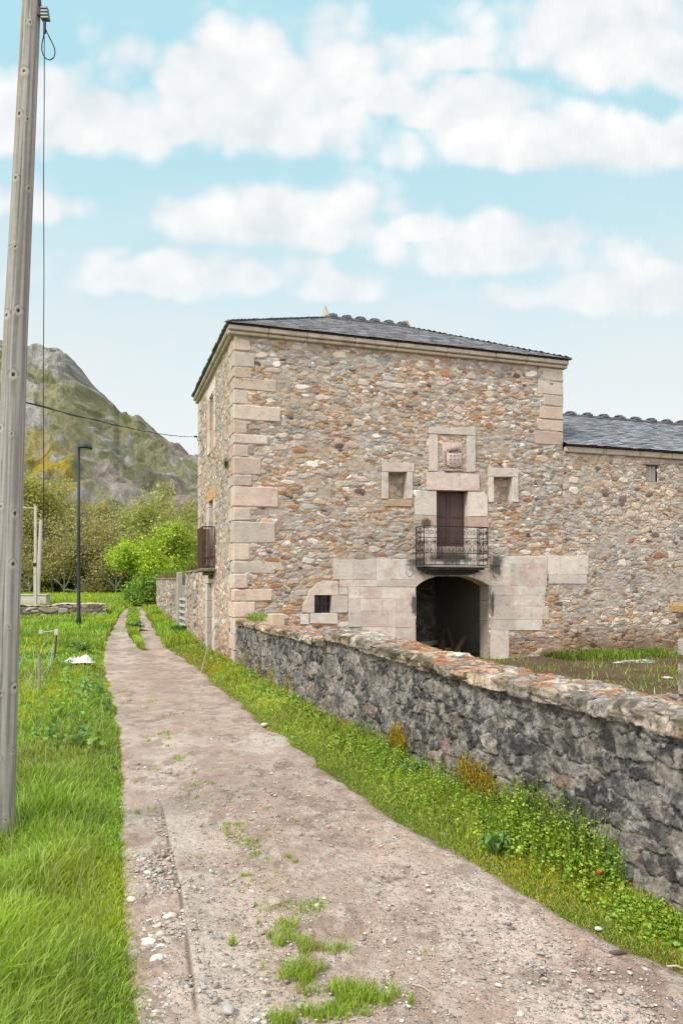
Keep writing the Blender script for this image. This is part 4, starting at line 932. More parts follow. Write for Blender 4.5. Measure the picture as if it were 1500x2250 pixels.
# ================================================================== MOUNTAIN
CR = [(-2600, 560), (-1500, 520), (-900, 640), (-500, 700), (-200, 735), (0, 750), (30, 757), (60, 763), (125, 765), (145, 778), (165, 798), (185, 825), (200, 843), (225, 868), (250, 888), (262, 905), (280, 913), (300, 918), (318, 935), (345, 953), (380, 975), (400, 990), (435, 1012), (520, 1070), (700, 1130), (1000, 1170), (1600, 1190), (3200, 1150), (4100, 1130)]
cx = np.concatenate([np.linspace(-2600, -30, 90), np.linspace(-28, 480, 330), np.linspace(485, 4000, 70)])
tr = np.concatenate([np.linspace(0, 1, 260), np.linspace(1.02, 1.8, 14)])
cy = np.interp(cx, [p[0] for p in CR], [p[1] for p in CR])
TX, TR = np.meshgrid(cx, tr); DB, DC = 125.0, 430.0
D_ = DB+(DC-DB)*TR; zb = 1.5; zc = EYE+(HZ-cy)[None, :]/F*DC
prof = np.where(TR <= 1, .80*TR**1.25+.20*ss(.35, .95, TR), 1-(TR-1)*1.2)
XW = (TX-750)/F*D_
ZW_ = zb+(zc-zb)*prof
win = ss(0, .15, TR)*ss(1.03, .93, TR)
# gullies and crags running down to the right
ca, sa = math.cos(R(-38)), math.sin(R(-38))
P1 = XW*ca+ZW_*sa; P2 = -XW*sa+ZW_*ca
ridg = 1-np.abs(2*fbm(P1/60, P2/16, 501, 5)-1); crag = fbm(P1/18, P2/9, 502, 5); fine_ = fbm(P1/6, P2/4, 503, 4)
ZW_ = ZW_+win*(7*(ridg-.6)+8*(crag-.5)+8*(fine_-.5)+6*ss(.5, .9, TR)*(fbm(P1/9, P2/3, 520, 5, .6)-.5))
ZW_ = ZW_+ss(.9, 1, TR)*ss(1.1, 1.0, TR)*2.2*(fbm(XW/6, XW*0, 504, 4)-.5)
D2 = D_+win*(9*(crag-.5)+12*(ridg-.6)); XW2 = (TX-750)/F*D2
nv = vnoise(P1/40, P2/20, 505)
grass_c = np.array((.225, .21, .12)); rock_c = np.array((.32, .30, .288)); scree_c = np.array((.34, .285, .265)); yel = np.array((.36, .25, .02)); dkg = np.array((.075, .095, .03)); pinkr = np.array((.31, .20, .17))
mc = grass_c*(0.45+1.1*fbm(P1/5, P2/2.5, 515, 5, .65))[..., None]
rk = ss(.465, .54, fbm(P1/16, P2/6.5, 506, 7, .64)+.24*(TR-.56)); mc = mc*(1-.9*rk[..., None])+(rock_c*(0.25+1.4*fbm(P1/4, P2/2.2, 507, 6, .65))[..., None])*.9*rk[..., None]
pk = ss(.60, .68, fbm(P1/25, P2/12, 508, 4))*rk; mc = mc*(1-.6*pk[..., None])+pinkr*.6*pk[..., None]
lowz = ss(.80, .62, TR)
scr = ss(.53, .60, fbm(P1/70+3.3, P2/9, 509, 5))*ss(.10, .2, TR)*ss(.60, .45, TR); mc = mc*(1-.85*scr[..., None])+scree_c*(0.8+.4*fine_)[..., None]*.85*scr[..., None]
ye = ss(.46, .54, fbm(P1/80+9, P2/10, 510, 5))*ss(.46, .62, fbm(P1/7, P2/5, 511, 4)+.08)*ss(.62, .45, TR)*(1-scr); mc = mc*(1-.85*ye[..., None])+yel*(0.7+.6*fine_)[..., None]*.85*ye[..., None]
dk = ss(.60, .68, fbm(P1/9, P2/6, 512, 4))*.6; mc = mc*(1-dk[..., None])+dkg*dk[..., None]
lo = ss(.2, .02, TR)[..., None]; mc = mc*(1-lo)+np.array((.17, .19, .04))*lo
M_mtn = mat_attr('hillside', 1.0, .75, .35, 1.0, 1.5, 1.6, spec=0.0, spots=[((.085, .10, .045), .8, .55, .63, .7), ((.34, .33, .33), .5, .60, .68, .5)])
raw('mountain', np.stack([XW2, D2, ZW_], -1).reshape(-1, 3), grid_faces(*TX.shape), M_mtn, None, np.clip(mc, .01, .8).reshape(-1, 3), True)['kind'] = 'structure'
def hill_at(px_, t): # a place on the slope
    i = int(np.argmin(np.abs(cx-px_))); j = int(np.argmin(np.abs(tr-t))); return np.array([XW2[j, i], D2[j, i], ZW_[j, i]])
# ================================================================== POLES, WIRES, LAMP
rp_ = random.Random(11)
PD = 5.78
pole = empty('utility_pole', (at(2, 1865, PD)[0], PD, 0)); tag(pole, 'tall weathered grey wooden pole with knots leaning at the left edge', 'pole')
ys_p = np.linspace(1930, -190, 760); ph = np.linspace(0, 2*math.pi, 73)
PH, YP = np.meshgrid(ph, ys_p)
cxp = np.interp(YP, [-190, 0, 750, 1500, 1930], [77, 69.5, 33.5, 10, -4]); hwp = np.interp(YP, [-190, 0, 750, 1500, 1930], [17.5, 19, 25, 28, 31])
knots = [(73,62),(62,170),(52,262),(68,272),(44,402),(68,420),(30,548),(44,552),(40,830),(10,825),(12,945),(36,958),(15,1115),(41,1130),(4,1240),(37,1240),(30,1376),(14,1520),(37,1510),(9,1662),(22,1795),(34,1650),(50,690),(25,700)]
wn_ = fbm(np.sin(PH)*9+3, YP/700, 601, 4); gr = fbm(np.sin(PH)*26+np.cos(PH)*26, YP/260, 602, 5); grf = fbm(np.sin(PH)*60+np.cos(PH)*60, YP/330, 603, 3)
rad = hwp/F*PD*(1+.035*(wn_-.5)); pc = np.array((.33, .30, .285))*(0.60+.50*ss(.33, .66, gr)+.35*(grf-.3))[..., None]
yl = (ss(-.15, -.55, np.sin(PH))*ss(1150, 250, YP)*.75*ss(.3, .6, fbm(np.sin(PH)*4, YP/300, 604, 3)+.15))[..., None]; pc = pc*(1-yl)+np.array((.34, .285, .17))*(0.7+.5*gr)[..., None]*yl
crk = (ss(.035, .0, np.abs(np.sin(PH-.25+.12*np.sin(YP/600))))*(np.cos(PH) > 0)*ss(.38, .5, fbm(YP/160, YP*0, 606, 3)))[..., None]; pc = pc*(1-.8*crk)+np.array((.05, .045, .04))*.8*crk; rad = rad-.006*crk[..., 0]
crk = (ss(.02, .0, np.abs(np.sin(PH+.42+.07*np.sin(YP/350))))*(np.cos(PH) > 0)*ss(.45, .55, fbm(YP/120, YP*0+4, 607, 3)))[..., None]; pc = pc*(1-.75*crk)+np.array((.06, .05, .045))*.75*crk
for (kx_, ky_) in knots:
    c0 = np.interp(ky_, ys_p[::-1], cxp[::-1, 0]); h0 = np.interp(ky_, ys_p[::-1], hwp[::-1, 0]); a0_ = math.asin(max(-.93, min(.93, (kx_-c0)/h0)))
    da = (PH-a0_+math.pi) % (2*math.pi)-math.pi; dd = np.hypot(da*h0*1.0, (YP-ky_)*.8)*(0.75+.9*float(hsh(kx_, ky_, 5)))+1.2*(gr-.5)*4
    rad = rad+.008*np.exp(-(dd/9)**2)-.010*np.exp(-(dd/2.6)**2)
    lt = ss(10, 4, dd+2*(grf-.5))[..., None]; pc = pc*(1-.6*lt)+np.array((.50, .45, .40))*.6*lt; dk_ = ss(3.6, 1.8, dd)[..., None]; pc = pc*(1-dk_)+np.array((.05, .035, .03))*dk_
    ar = (ss(1.6, .4, np.abs(dd-8.5))*(YP < ky_))[..., None]; pc = pc*(1-.6*ar)+np.array((.08, .07, .06))*.6*ar
px0 = (cxp-750)/F*PD-pole.location.x
VP = np.stack([px0+rad*np.sin(PH), -rad*np.cos(PH), EYE+(HZ-YP)/F*PD], -1)
M_pole = mat_attr('pole_wood', .9, .35, 22, .5, .006, 120)
raw('pole_shaft', VP.reshape(-1, 3), grid_faces(*PH.shape), M_pole, pole, pc.reshape(-1, 3), True)
P = lambda x, y, d=0: np.array(at(x, y, PD+d))-np.array(pole.location)
m = MB(); m.tube([P(84, -30), P(88, 8, -.02), P(93, 22, -.02), P(97, 42, -.02)], [.012, .010, .009, .008], 6); m.tube([P(80, -14, -.03), P(92, -8, -.03)], .012, 6); m.tube([P(80, 33, -.02), P(92, 33, -.02)], .012, 6)
m.build('bracket', M_iron, pole)
m = MB(); o_ = P(99, 30, -.02)
for k in range(4): m.box(o_+np.array((-.030, -.02, -.045+.025*k)), o_+np.array((.034-.004*k, .025, -.024+.025*k)), (.2, .22, .24), .006)
m.build('tension_clamp', mat_plain('galvanised_steel', (.20, .225, .25), .5, .5, .3, 20, .2, .003), pole)
M_cable = mat_plain('black_cable', (.03, .03, .032), .6, 0, .2, 20, .1, .002)
m = MB()
lp_ = [(98, 42), (97.5, 55), (100, 62), (104, 72), (110, 84), (116, 96), (120, 106), (121, 116), (118, 126), (110, 131), (101, 128), (95, 120), (91.5, 108), (92, 96), (95, 82), (97, 68), (98, 56)]
m.tube([at(x, y, PD-.02) for x, y in lp_], .0045, 6); m.tube([at(98, 42, PD-.02), at(98, 72, PD-.02)], .011, 6)
o = m.build('cable_loop', M_cable); tag(o, 'small black cable loop hanging from the clamp near the top of the pole', 'cable')
m = MB(); m.tube([at(97, 66, PD-.015)]+[at(97-2.0*k/20+.6*math.sin(k*.8), 66+k*56, PD-.015) for k in range(1, 21)], .0035, 5)
o = m.build('hanging_wire', M_cable); tag(o, 'thin grey wire hanging straight down beside the wooden pole', 'wire')
# cable to the house
vE, zE = sid(436, 961); e_ = loc2w(-.02, DEP-.1, zE); a_ = at(56, 884, PD+.12)
m = MB(); pts = []
for k in range(61):
    t = k/60; p = a_*(1-t)+e_*t; p[2] -= .10*4*t*(1-t); pts.append(p)
m.tube(pts, .005, 5); m.tube([p+np.array((.006*math.cos(k*.9), 0, .010*math.sin(k*.9))) for k, p in enumerate(pts)], .0035, 4)
p = pts[-4]; m.tube([p, p+np.array((.05, 0, -.14)), p+np.array((.16, .02, -.12)), e_+np.array((0, 0, .03))], .010, 4); m.tube([pts[-6], pts[-4]], .03, 6)
o = m.build('overhead_cable', M_cable); tag(o, 'dark twisted overhead cable running from the pole to the far corner of the tower', 'cable')
# street lamp
M_lamp = mat_plain('dark_green_paint', (.022, .035, .04), .45, 0, .2, 15, .1, .002)
b0 = gp(173, 1386); LDp = b0[1]
lamp = empty('street_lamp', tuple(b0)); tag(lamp, 'slim dark street lamp standing in the grass left of the lane', 'street lamp')
hp = (1386-988)/F*LDp; m = MB(); m.lathe([(.10, -.1), (.10, .55), (.082, .62), (.072, .64), (.066, hp*.5), (.055, hp)], 14); m.build('lamp_post', M_lamp, lamp, True)
m = MB(); m.tube([(0, 0, hp-.05), (0.0, 0, hp+.06), (.05, -.01, hp+.12)], .05, 10)
pr = [(.0, .20), (.12, .195), (.22, .16), (.29, .09), (.31, .03), (.30, .0), (.27, -.02), (.0, -.02)]
m.lathe(pr, 20, (.28, -.02, hp+.04)); m.build('lamp_head', M_lamp, lamp, True)
m = MB(); m.lathe([(.0, -.055), (.14, -.05), (.22, -.035), (.235, -.021), (.0, -.0205)], 18, (.28, -.02, hp+.04)); m.build('lamp_lens', mat_plain('lamp_diffuser', (.50, .52, .42), .3, 0, .1, 5, .05, .002), lamp, True)
# far posts
for (xb, yb, xt, yt, wd, lab) in ((78, 1328, 78, 1112, .095, 'upright pale concrete post with a side arm beyond the low left wall'), (82, 1330, 90, 1142, .145, 'leaning pale grey wooden post just behind the upright concrete post')):
    g0 = gp(xb, 1340); D_p = g0[1]+ (3 if wd > .14 else 0); g0 = np.array(((xb-750)/F*D_p, D_p, float(zg(0, D_p)))); tp = np.array(at(xt, yt, D_p))
    po = empty('concrete_post' if wd < .12 else 'wooden_post', tuple(g0)); tag(po, lab, 'post')
    m = MB(); tt_ = tp-g0
    if wd < .14:
        m.box((-wd, -wd, -.1), (wd, wd, tt_[2]*.5), (.62, .55, .46), .02); m.box((-wd*.8, -wd*.8, tt_[2]*.5), (wd*.8, wd*.8, tt_[2]), (.62, .55, .46), .02); m.build('post_shaft', M_concrete, po)
        m = MB(); m.tube([(0, 0, tt_[2]-.12), (-.5, -.1, tt_[2]-.14), (-.9, -.1, tt_[2]-.1)], .035, 6); m.lump((-.9, -.1, tt_[2]-.04), .07); m.build('cross_arm', M_concrete, po)
        m = MB(); m.box((-.1, -wd-.06, tt_[2]*.42), (.1, -wd+.001, tt_[2]*.42+.2), (.1, .1, .1), .01); m.build('junction_box', M_iron, po)
    else: m.tube([(0, 0, -.1), tuple(tt_*.5), tuple(tt_)], [wd, wd*.9, wd*.7], 8, (.52, .46, .40)); m.build('post_shaft', M_oldwood, po)
# garden stakes at the left
def stake(name, xb, yb, xt, yt, r, col, mat, label, extra=None):
    g0 = gp(xb, yb); g0[2] = float(grnd(g0[0], g0[1])); tp = at(xt, yt, g0[1]); st = empty(name, tuple(g0)); tag(st, label, 'stake')
    m_ = MB(); t_ = tp-g0; m_.tube([(0, 0, -.1), tuple(t_*.5+np.array((.01, 0, 0))), tuple(t_)], [r, r*.95, r*.85], 7, col); m_.build('stake_shaft', mat, st)
    return st, t_
st, t_ = stake('iron_stake', 118, 1470, 124, 1395, .022, (1, 1, 1), M_rust, 'rusty iron stake carrying a white insulator in the left grass')
m = MB(); m.box(t_+np.array((-.05, -.03, -.02)), t_+np.array((.05, .03, .14)), (.7, .68, .62), .012); m.tube([t_+np.array((-.03, 0, .1)), t_+np.array((-.40, 0, .06))], .012, 5, (.7, .7, .66)); m.box(t_+np.array((-.44, -.03, .02)), t_+np.array((-.34, .03, .12)), (.7, .68, .62), .012); m.build('insulator', M_concrete, st)
st, t2_ = stake('wooden_stake', 85, 1545, 86, 1437, .026, (.30, .24, .20), M_oldwood, 'thin brown wooden stake with wire nearest the wooden pole')
stake('marker_stick', 243, 1348, 242, 1322, .02, (.75, .72, .66), M_concrete, 'thin white marker stick beside the lane at the end of the low left wall')
ga = gp(85, 1545); gb = gp(118, 1470); m = MB()
for k in range(5):
    a = ga+np.array((0, 0, .25+.13*k)); b = gb+np.array((0, 0, .35+.13*k)); mid = (a+b)/2+np.array((rp_.uniform(-.1, .1), 0, rp_.uniform(-.35, .1)))
    m.tube([a, (a+mid)/2+np.array((0, 0, rp_.uniform(-.1, .1))), mid, (b+mid)/2, b], .004, 4)
a = gp(60, 1600)
for k in range(9):
    p0_ = ga+np.array((rp_.uniform(-.9, .3), rp_.uniform(-.3, .3), 0)); p1_ = p0_+np.array((rp_.uniform(-.3, .5), rp_.uniform(-.2, .2), rp_.uniform(.5, 1.0))); m.tube([p0_, (p0_+p1_)/2+np.array((rp_.uniform(-.1, .1), 0, 0)), p1_], .0035, 4)
o = m.build('wire_netting', mat_plain('pale_blue_wire', (.42, .55, .55), .6, 0, .2, 5, .1, .002)); tag(o, 'tangle of pale blue netting wire strung between the two garden stakes', 'netting')
# crumpled white sheet
def crumple(name, x, y, lx_, ly_, hgt, col, seed, label, rot=0.0, D=None, zoff=.02):
    g0 = gp(x, y) if D is None else np.array(((x-750)/F*D, D, 0.0)); n = 26; a, b = np.meshgrid(np.linspace(-1, 1, n), np.linspace(-1, 1, n))
    r_ = np.sqrt(a**2+b**2)/(0.75+.5*fbm(np.arctan2(b, a)*1.3, a*0, seed, 3)); keepv = r_ < 1
    z = hgt*(.25+np.abs(fbm(a*2.2, b*2.2, seed+1, 4)-.45)*2.6)*ss(1.05, .4, r_)+zoff
    V = np.stack([a*lx_+.03*fbm(a*5, b*5, seed+2), b*ly_, z], -1).reshape(-1, 3); kf = keepv[:-1, :-1] & keepv[1:, 1:]
    o_ = raw(name, V, grid_faces(n, n, kf), col, None, None, True); md = o_.modifiers.new('s', 'SOLIDIFY'); md.thickness = .004
    zz = float(grnd(g0[0], g0[1])) if D is None else 0.0; o_.location = (g0[0], g0[1], zz); o_.rotation_euler = (0, 0, rot); tag(o_, label, 'plastic sheet'); return o_
M_white = mat_plain('white_plastic', (.60, .58, .56), .5, 0, .15, 6, .3, .01)
crumple('plastic_sheet', 172, 1474, .42, .45, .17, M_white, 701, 'crumpled white plastic sheet lying in the grass left of the lane', .3, None, .16)
gu = facv(1390, 1480, -2.0); pw = loc2w(gu[0], -2.0); crumple('plastic_sheet', 0, 0, 1.1, .42, .10, mat_plain('grey_plastic', (.42, .47, .46), .4, 0, .3, 5, .3, .01, (.10, .075, .05), 3, .5, .6), 711, 'torn pale grey plastic sheet lying on the mud of the yard before the wing', .4, pw[1]).location = (pw[0], pw[1], .01)
# stick leaning by the tower
a = gp(440, 1484); b = loc2w(-.02, 3.2, .95); m = MB(); m.tube([a+np.array((0, 0, -.02)), (a+b)/2+np.array((-.02, 0, .03)), b], [.018, .015, .010], 6, (.30, .26, .18)); o = m.build('leaning_stick', M_oldwood); tag(o, 'thin long stick leaning against the lane side of the tower', 'stick')
for (x0, y0, x1, y1, r, lab) in ((1338, 2104, 1376, 2101, .012, 'short dark stick lying on the gravel near the right verge'), (905, 2172, 945, 2190, .004, 'thin pale straw lying on the lane below the grass tufts'), (1465, 2132, 1500, 2137, .005, 'thin pale twig lying at the edge of the right verge')):
    a = gp(x0, y0, .02); b = gp(x1, y1, .02); m = MB(); m.tube([a, (a+b)/2+np.array((.01, 0, .008)), b], [r, r*1.1, r*.6], 6, (.13, .10, .085) if r > .01 else (.5, .42, .3)); o = m.build('stick', M_oldwood); tag(o, lab, 'stick')
# timber in the cellar
def beam(p0, p1, w_, h_, col, label, name='timber_beam'):
    p0 = np.array(loc2w(*p0)); p1 = np.array(loc2w(*p1)); d_ = p1-p0; L = np.linalg.norm(d_); m_ = MB(); m_.box((0, -w_/2, -h_/2), (L, w_/2, h_/2), col, .02, .008); o_ = m_.build(name, M_oldwood); o_.location = p0
    o_.rotation_euler = Vector(d_).to_track_quat('X', 'Z').to_euler(); tag(o_, label, 'timber'); return o_
uA, uB = H_arch[0][0], H_arch[1][0]
beam((uA+1.0, 2.2, .14), (uB-.1, 1.5, .16), .22, .2, (.30, .25, .21), 'grey squared beam lying lowest on the floor inside the arch'); beam((uA+.8, 1.8, .34), (uB-.5, 2.4, .36), .18, .16, (.34, .29, .25), 'pale beam lying across the others inside the arch')
beam((uA+1.35, 1.3, .05), (uB-.35, 2.1, .72), .16, .12, (.085, .05, .035), 'reddish brown board leaning upright among the timber inside the arch'); beam((uB-.35, 1.3, .05), (uB-.5, 1.6, .85), .12, .1, (.07, .045, .035), 'dark short post propped at the right inside the arch')
beam((uA+1.6, 1.0, .1), (uB-.15, 1.1, .62), .14, .1, (.10, .065, .045), 'sloping brown plank nearest the right jamb of the arch')
m = MB()
for q_ in ([(0, 0, 0), (0, 0, .95), (.28, .2, .95), (.28, .2, 0)], [(0, 0, .5), (.28, .2, .5)]): m.tube(q_, .022, 6)
o = m.build('metal_frame', M_iron); p = loc2w(uA+.06, .75); o.location = (p[0], p[1], -.02); o.rotation_euler = (0, 0, ANG); tag(o, 'dark upright metal frame standing inside the left jamb of the arch', 'frame')
# cord on the balcony
m = MB(); c0 = facv(1024, 1205, -.35); c1 = facv(1021, 1238, -.35); c2 = facv(1004, 1240, -.4)
m.tube([loc2w(c0[0], -.52, c0[1]), loc2w(c0[0]-.01, -.45, (c0[1]+c1[1])/2), loc2w(c1[0], -.35, zs+.05), loc2w(c2[0]+.05, -.3, zs+.02), loc2w(c2[0], -.4, zs+.10), loc2w(c2[0]-.1, -.35, zs+.02)], .014, 6)
o = m.build('cord', mat_plain('teal_cord', (.16, .38, .36), .6, 0, .2, 5, .1, .002)); tag(o, 'pale teal cord hanging inside the front balcony railing', 'cord')

# ================================================================== TREES
def diamonds(P_, size, col, rs, flat=.0, long_=1.5):
    n = len(P_); nrm = rs.normal(size=(n, 3)); nrm[:, 2] += flat; nrm /= np.linalg.norm(nrm, axis=1)[:, None]; t = rs.normal(size=(n, 3)); e1 = np.cross(nrm, t); e1 /= np.linalg.norm(e1, axis=1)[:, None]+1e-9; e2 = np.cross(nrm, e1)
    s = size[:, None] if hasattr(size, '__len__') else size
    V = np.stack([P_-e1*s*long_*.5, P_+e2*s*.5, P_+e1*s*long_*.5, P_-e2*s*.5], 1).reshape(-1, 3)
    return V, np.arange(n*4).reshape(n, 4), np.repeat(col, 4, 0)
def grow(seed, H, r0, spread=1.0, n1=9, n2=7, n3=5, trunkf=.35, stems=1, up=.5, fine=.014):
    rs = random.Random(seed); tr_ = MB(); tw = MB(); tips = []
    def rv(k): return np.array([rs.gauss(0, k), rs.gauss(0, k), rs.gauss(0, k)])
    def branch(p, d_, L, r, lev, bark):
        n = 6 if lev == 0 else 4; pts = [p]; dirs = [d_]
        for k in range(n):
            d_ = d_+rv(.10 if lev == 0 else .20)+np.array((0, 0, .10*up if lev else .05)); d_ = d_/np.linalg.norm(d_); p = p+d_*L/n; pts.append(p); dirs.append(d_)
        rr = [max(r*(1-.75*k/n), fine*.6) for k in range(n+1)]
        (tr_ if lev < 2 else tw).tube(pts, rr, 6 if lev == 0 else 4 if lev == 1 else 3, np.array((.36, .32, .27) if lev < 2 else (.40, .33, .25))*rs.uniform(.7, 1.2), False)
        if lev >= 2: tips.extend(pts[1:])
        if lev == 3: return
        for j in range((n1, n2, n3)[lev]):
            f = rs.uniform(trunkf if lev == 0 else .2, 1); k = min(int(f*n), n-1); q = pts[k]+(pts[k+1]-pts[k])*(f*n-k)
            a = rs.uniform(0, 6.28); sd_ = np.array((math.cos(a), math.sin(a), rs.uniform(-.15, .5))); nd = dirs[k]*.5+sd_*spread*(.8 if lev == 0 else .7); nd /= np.linalg.norm(nd)
            branch(q, nd, L*(.52 if lev == 0 else .55)*rs.uniform(.7, 1.15)*(1.15-.45*f if lev == 0 else 1), rr[k]*.55, lev+1, bark)
    for s_ in range(stems):
        a = rs.uniform(0, 6.28); d0 = np.array((.28*math.cos(a), .28*math.sin(a), 1)) if stems > 1 else np.array((rs.gauss(0, .04), rs.gauss(0, .04), 1)); branch(np.array((0, 0, -.15)), d0/np.linalg.norm(d0), H*rs.uniform(.75, .9), r0, 0, 0)
    return tr_, tw, np.array(tips)
M_bark = mat_attr('bark', .95, .4, 6, .6, .02, 30)
def make_tree(name, label, group, seed, H, r0, leafn, leafs, leafcols, spread=1.0, jit=.35, stems=1, **kw):
    root = empty(name); tag(root, label, 'tree' if 'tree' in name else 'bush', group)
    tr_, tw, tips = grow(seed, H, r0, spread, stems=stems, **kw); rs = np.random.default_rng(seed)
    sc = H/max(tips[:, 2].max(), .1)
    for b_ in (tr_, tw): b_.v = [v*sc for v in b_.v]
    tips = tips*sc
    tr_.build('trunk', M_bark, root)
    idx = rs.integers(0, len(tips), leafn); Pl = tips[idx]+rs.normal(size=(leafn, 3))*jit
    lc_ = np.array(leafcols); cl = lc_[rs.integers(0, len(lc_), leafn)]*rs.uniform(.65, 1.35, leafn)[:, None]
    clump = fbm(Pl[:, 0]/.9+seed, Pl[:, 2]/.9+Pl[:, 1]/1.3, seed, 3); cl = cl*(.55+.9*clump)[:, None]
    V, Fq, cc = diamonds(Pl, leafs*rs.uniform(.6, 1.4, leafn), cl, rs, .4)
    TV = np.concatenate(tw.v); quads = [f for f in tw.f]
    nT = len(TV); Fall = [np.array(quads, int), Fq+nT]
    raw('crown', np.concatenate([TV, V]), Fall, M_leaf, root, np.concatenate([np.concatenate(tw.c), cc]))
    return root
def place(root, x, D, s=1.0, rz=0.0, sink=0.0):
    root.location = ((x-750)/F*D, D, float(zg((x-750)/F*D, D))-sink); root.scale = (s, s, s); root.rotation_euler = (0, 0, rz)
BR = [(.43, .56, .045), (.38, .52, .045), (.48, .58, .05), (.29, .44, .04)]
t1 = make_tree('leafy_tree', 'bright lime green tree with a round crown where the lane ends', None, 21, 5.2, .11, 11000, .12, BR, 1.1, .26, n1=11); place(t1, 312, 51, .92, .4)
t2 = make_tree('leafy_tree', 'taller bright green tree between the lime tree and the field wall', None, 25, 5.6, .10, 14000, .13, [(.36, .46, .06), (.30, .41, .06), (.40, .47, .07)], 1.0, .32, n1=11); place(t2, 364, 55, 1.0, 1.4)
t3 = make_tree('thin_tree', 'tall thinly leafed tree rising behind the bright green trees', None, 33, 10.5, .2, 6500, .17, [(.36, .38, .11), (.31, .35, .10), (.40, .38, .12)], 1.1, .5, n1=12); place(t3, 388, 74, 1.0, .2)
t3b = copy_tree(t3); place(t3b, 318, 86, .95, 2.2); t3b['label'] = 'thinly leafed tree standing behind the lime green tree'
t3c = copy_tree(t3); place(t3c, 446, 80, .98, 4.1); t3c['label'] = 'thinly leafed tree half hidden by the far corner of the tower'
YG = [(.36, .36, .10), (.38, .37, .10), (.31, .34, .10), (.40, .34, .10)]
t4 = make_tree('willow_tree', 'tall yellow green tree beside the wooden pole', None, 41, 15.0, .22, 15000, .20, YG, .9, .6, n1=13); place(t4, 92, 96, 1.0, .3)
t4b = copy_tree(t4); place(t4b, 22, 92, 1.0, 2.0); t4b['label'] = 'yellow green tree seen to the left of the wooden pole'
t4c = copy_tree(t4); place(t4c, 152, 103, .78, 3.4); t4c['label'] = 'shorter yellow green tree left of the street lamp'
BN = [(.36, .32, .16), (.33, .35, .13), (.38, .36, .15), (.31, .28, .18)]
t5 = make_tree('bare_tree', 'x', 'bare brown trees at the foot of the hill', 52, 9.0, .13, 6000, .15, BN, .8, .55, n1=16, n2=8, n3=6, trunkf=.06, fine=.02)
t6 = make_tree('bare_tree', 'x', 'bare brown trees at the foot of the hill', 57, 9.0, .12, 5200, .15, [(.41, .40, .12), (.36, .34, .14), (.44, .36, .18)], .65, .5, n1=17, n2=8, n3=6, trunkf=.05, fine=.02)
spots = [(118, 92, 1.0), (140, 86, .85), (163, 95, 1.0), (188, 88, .9), (206, 97, 1.1), (222, 90, .95), (240, 95, 1.0), (254, 86, .8), (268, 98, 1.05), (286, 92, .95), (302, 99, 1.1), (335, 96, 1.15), (352, 90, .95), (176, 108, 1.15), (232, 109, 1.15), (275, 110, 1.1), (408, 96, 1.1), (66, 88, .9), (-20, 95, 1.0), (-60, 90, .9)]
names = ['between the two tall yellow trees', 'left of the street lamp, in front of the yellow trees', 'just left of the street lamp', 'just right of the street lamp', 'second right of the street lamp, taller', 'third right of the street lamp', 'fourth right of the street lamp', 'low, left of the lime green tree', 'tall, behind the left of the lime green tree', 'behind the lime green tree crown', 'tallest, above the lime green tree', 'behind the gap of the two green trees', 'behind the taller green tree', 'high behind the street lamp', 'furthest behind, right of the street lamp', 'furthest behind the lime green tree', 'beside the far corner of the tower', 'beside the concrete post', 'outside the left of the wooden pole', 'far left beyond the wooden pole']
for i, (x, D, s) in enumerate(spots):
    o = (t5 if i == 0 else t6 if i == 1 else copy_tree(t5 if i % 2 == 0 else t6)); place(o, x, D, s*1.15*rp_.uniform(.92, 1.1), rp_.uniform(0, 6.28)); o['label'] = 'bare brown tree '+names[i]
bs = make_tree('green_bush', 'dark green bush under the lime green tree', 'bushes along the foot of the field', 63, 1.9, .05, 5000, .11, [(.20, .33, .045), (.25, .38, .045), (.16, .28, .045)], 1.2, .28, stems=5, n1=6, trunkf=.1); place(bs, 338, 47, 1.0)
bspots = [(303, 50, .8, 'small green bush left of the lime tree trunk'), (362, 50, 1.0, 'green bush against the end of the field wall'), (380, 49, 1.15, 'green bush rising behind the field wall coping'), (120, 97, 1.5, 'dark bush under the bare trees left of the street lamp'), (205, 99, 1.6, 'dark bush under the bare trees right of the street lamp'), (262, 96, 1.4, 'dark bush under the bare trees left of the lime tree'), (60, 95, 1.6, 'dark bush beside the concrete post'), (160, 101, 1.8, 'dark bush furthest back left of the street lamp'), (235, 102, 1.8, 'dark bush furthest back right of the street lamp'), (285, 98, 1.7, 'dark bush behind the lime tree trunk')]
for (x, D, s, lab) in bspots: o = copy_tree(bs); place(o, x, D, s, rp_.uniform(0, 6)); o['label'] = lab
gb_ = make_tree('gorse_bush', 'x', 'yellow gorse bushes on the lower slope', 71, 1.6, .04, 2600, .16, [(.40, .29, .015), (.34, .26, .02), (.20, .20, .03)], 1.2, .3, stems=4, n1=5, trunkf=.1)
gs = [(112, .055), (140, .075), (96, .09), (150, .03), (128, .10), (172, .05), (76, .06)]
for i, (x, t) in enumerate(gs):
    o = gb_ if i == 0 else copy_tree(gb_); h = hill_at(x, t); o.location = tuple(h-np.array((0, 0, .3))); s = rp_.uniform(1.6, 2.6); o.scale = (s, s, s); o['label'] = 'yellow gorse bush on the slope '+['above the low wall beside the pole wire', 'left of the lamp post, higher up', 'right beside the concrete post', 'low down left of the lamp post', 'highest of those left of the lamp post', 'behind the lamp post', 'between the pole and the concrete post'][i]
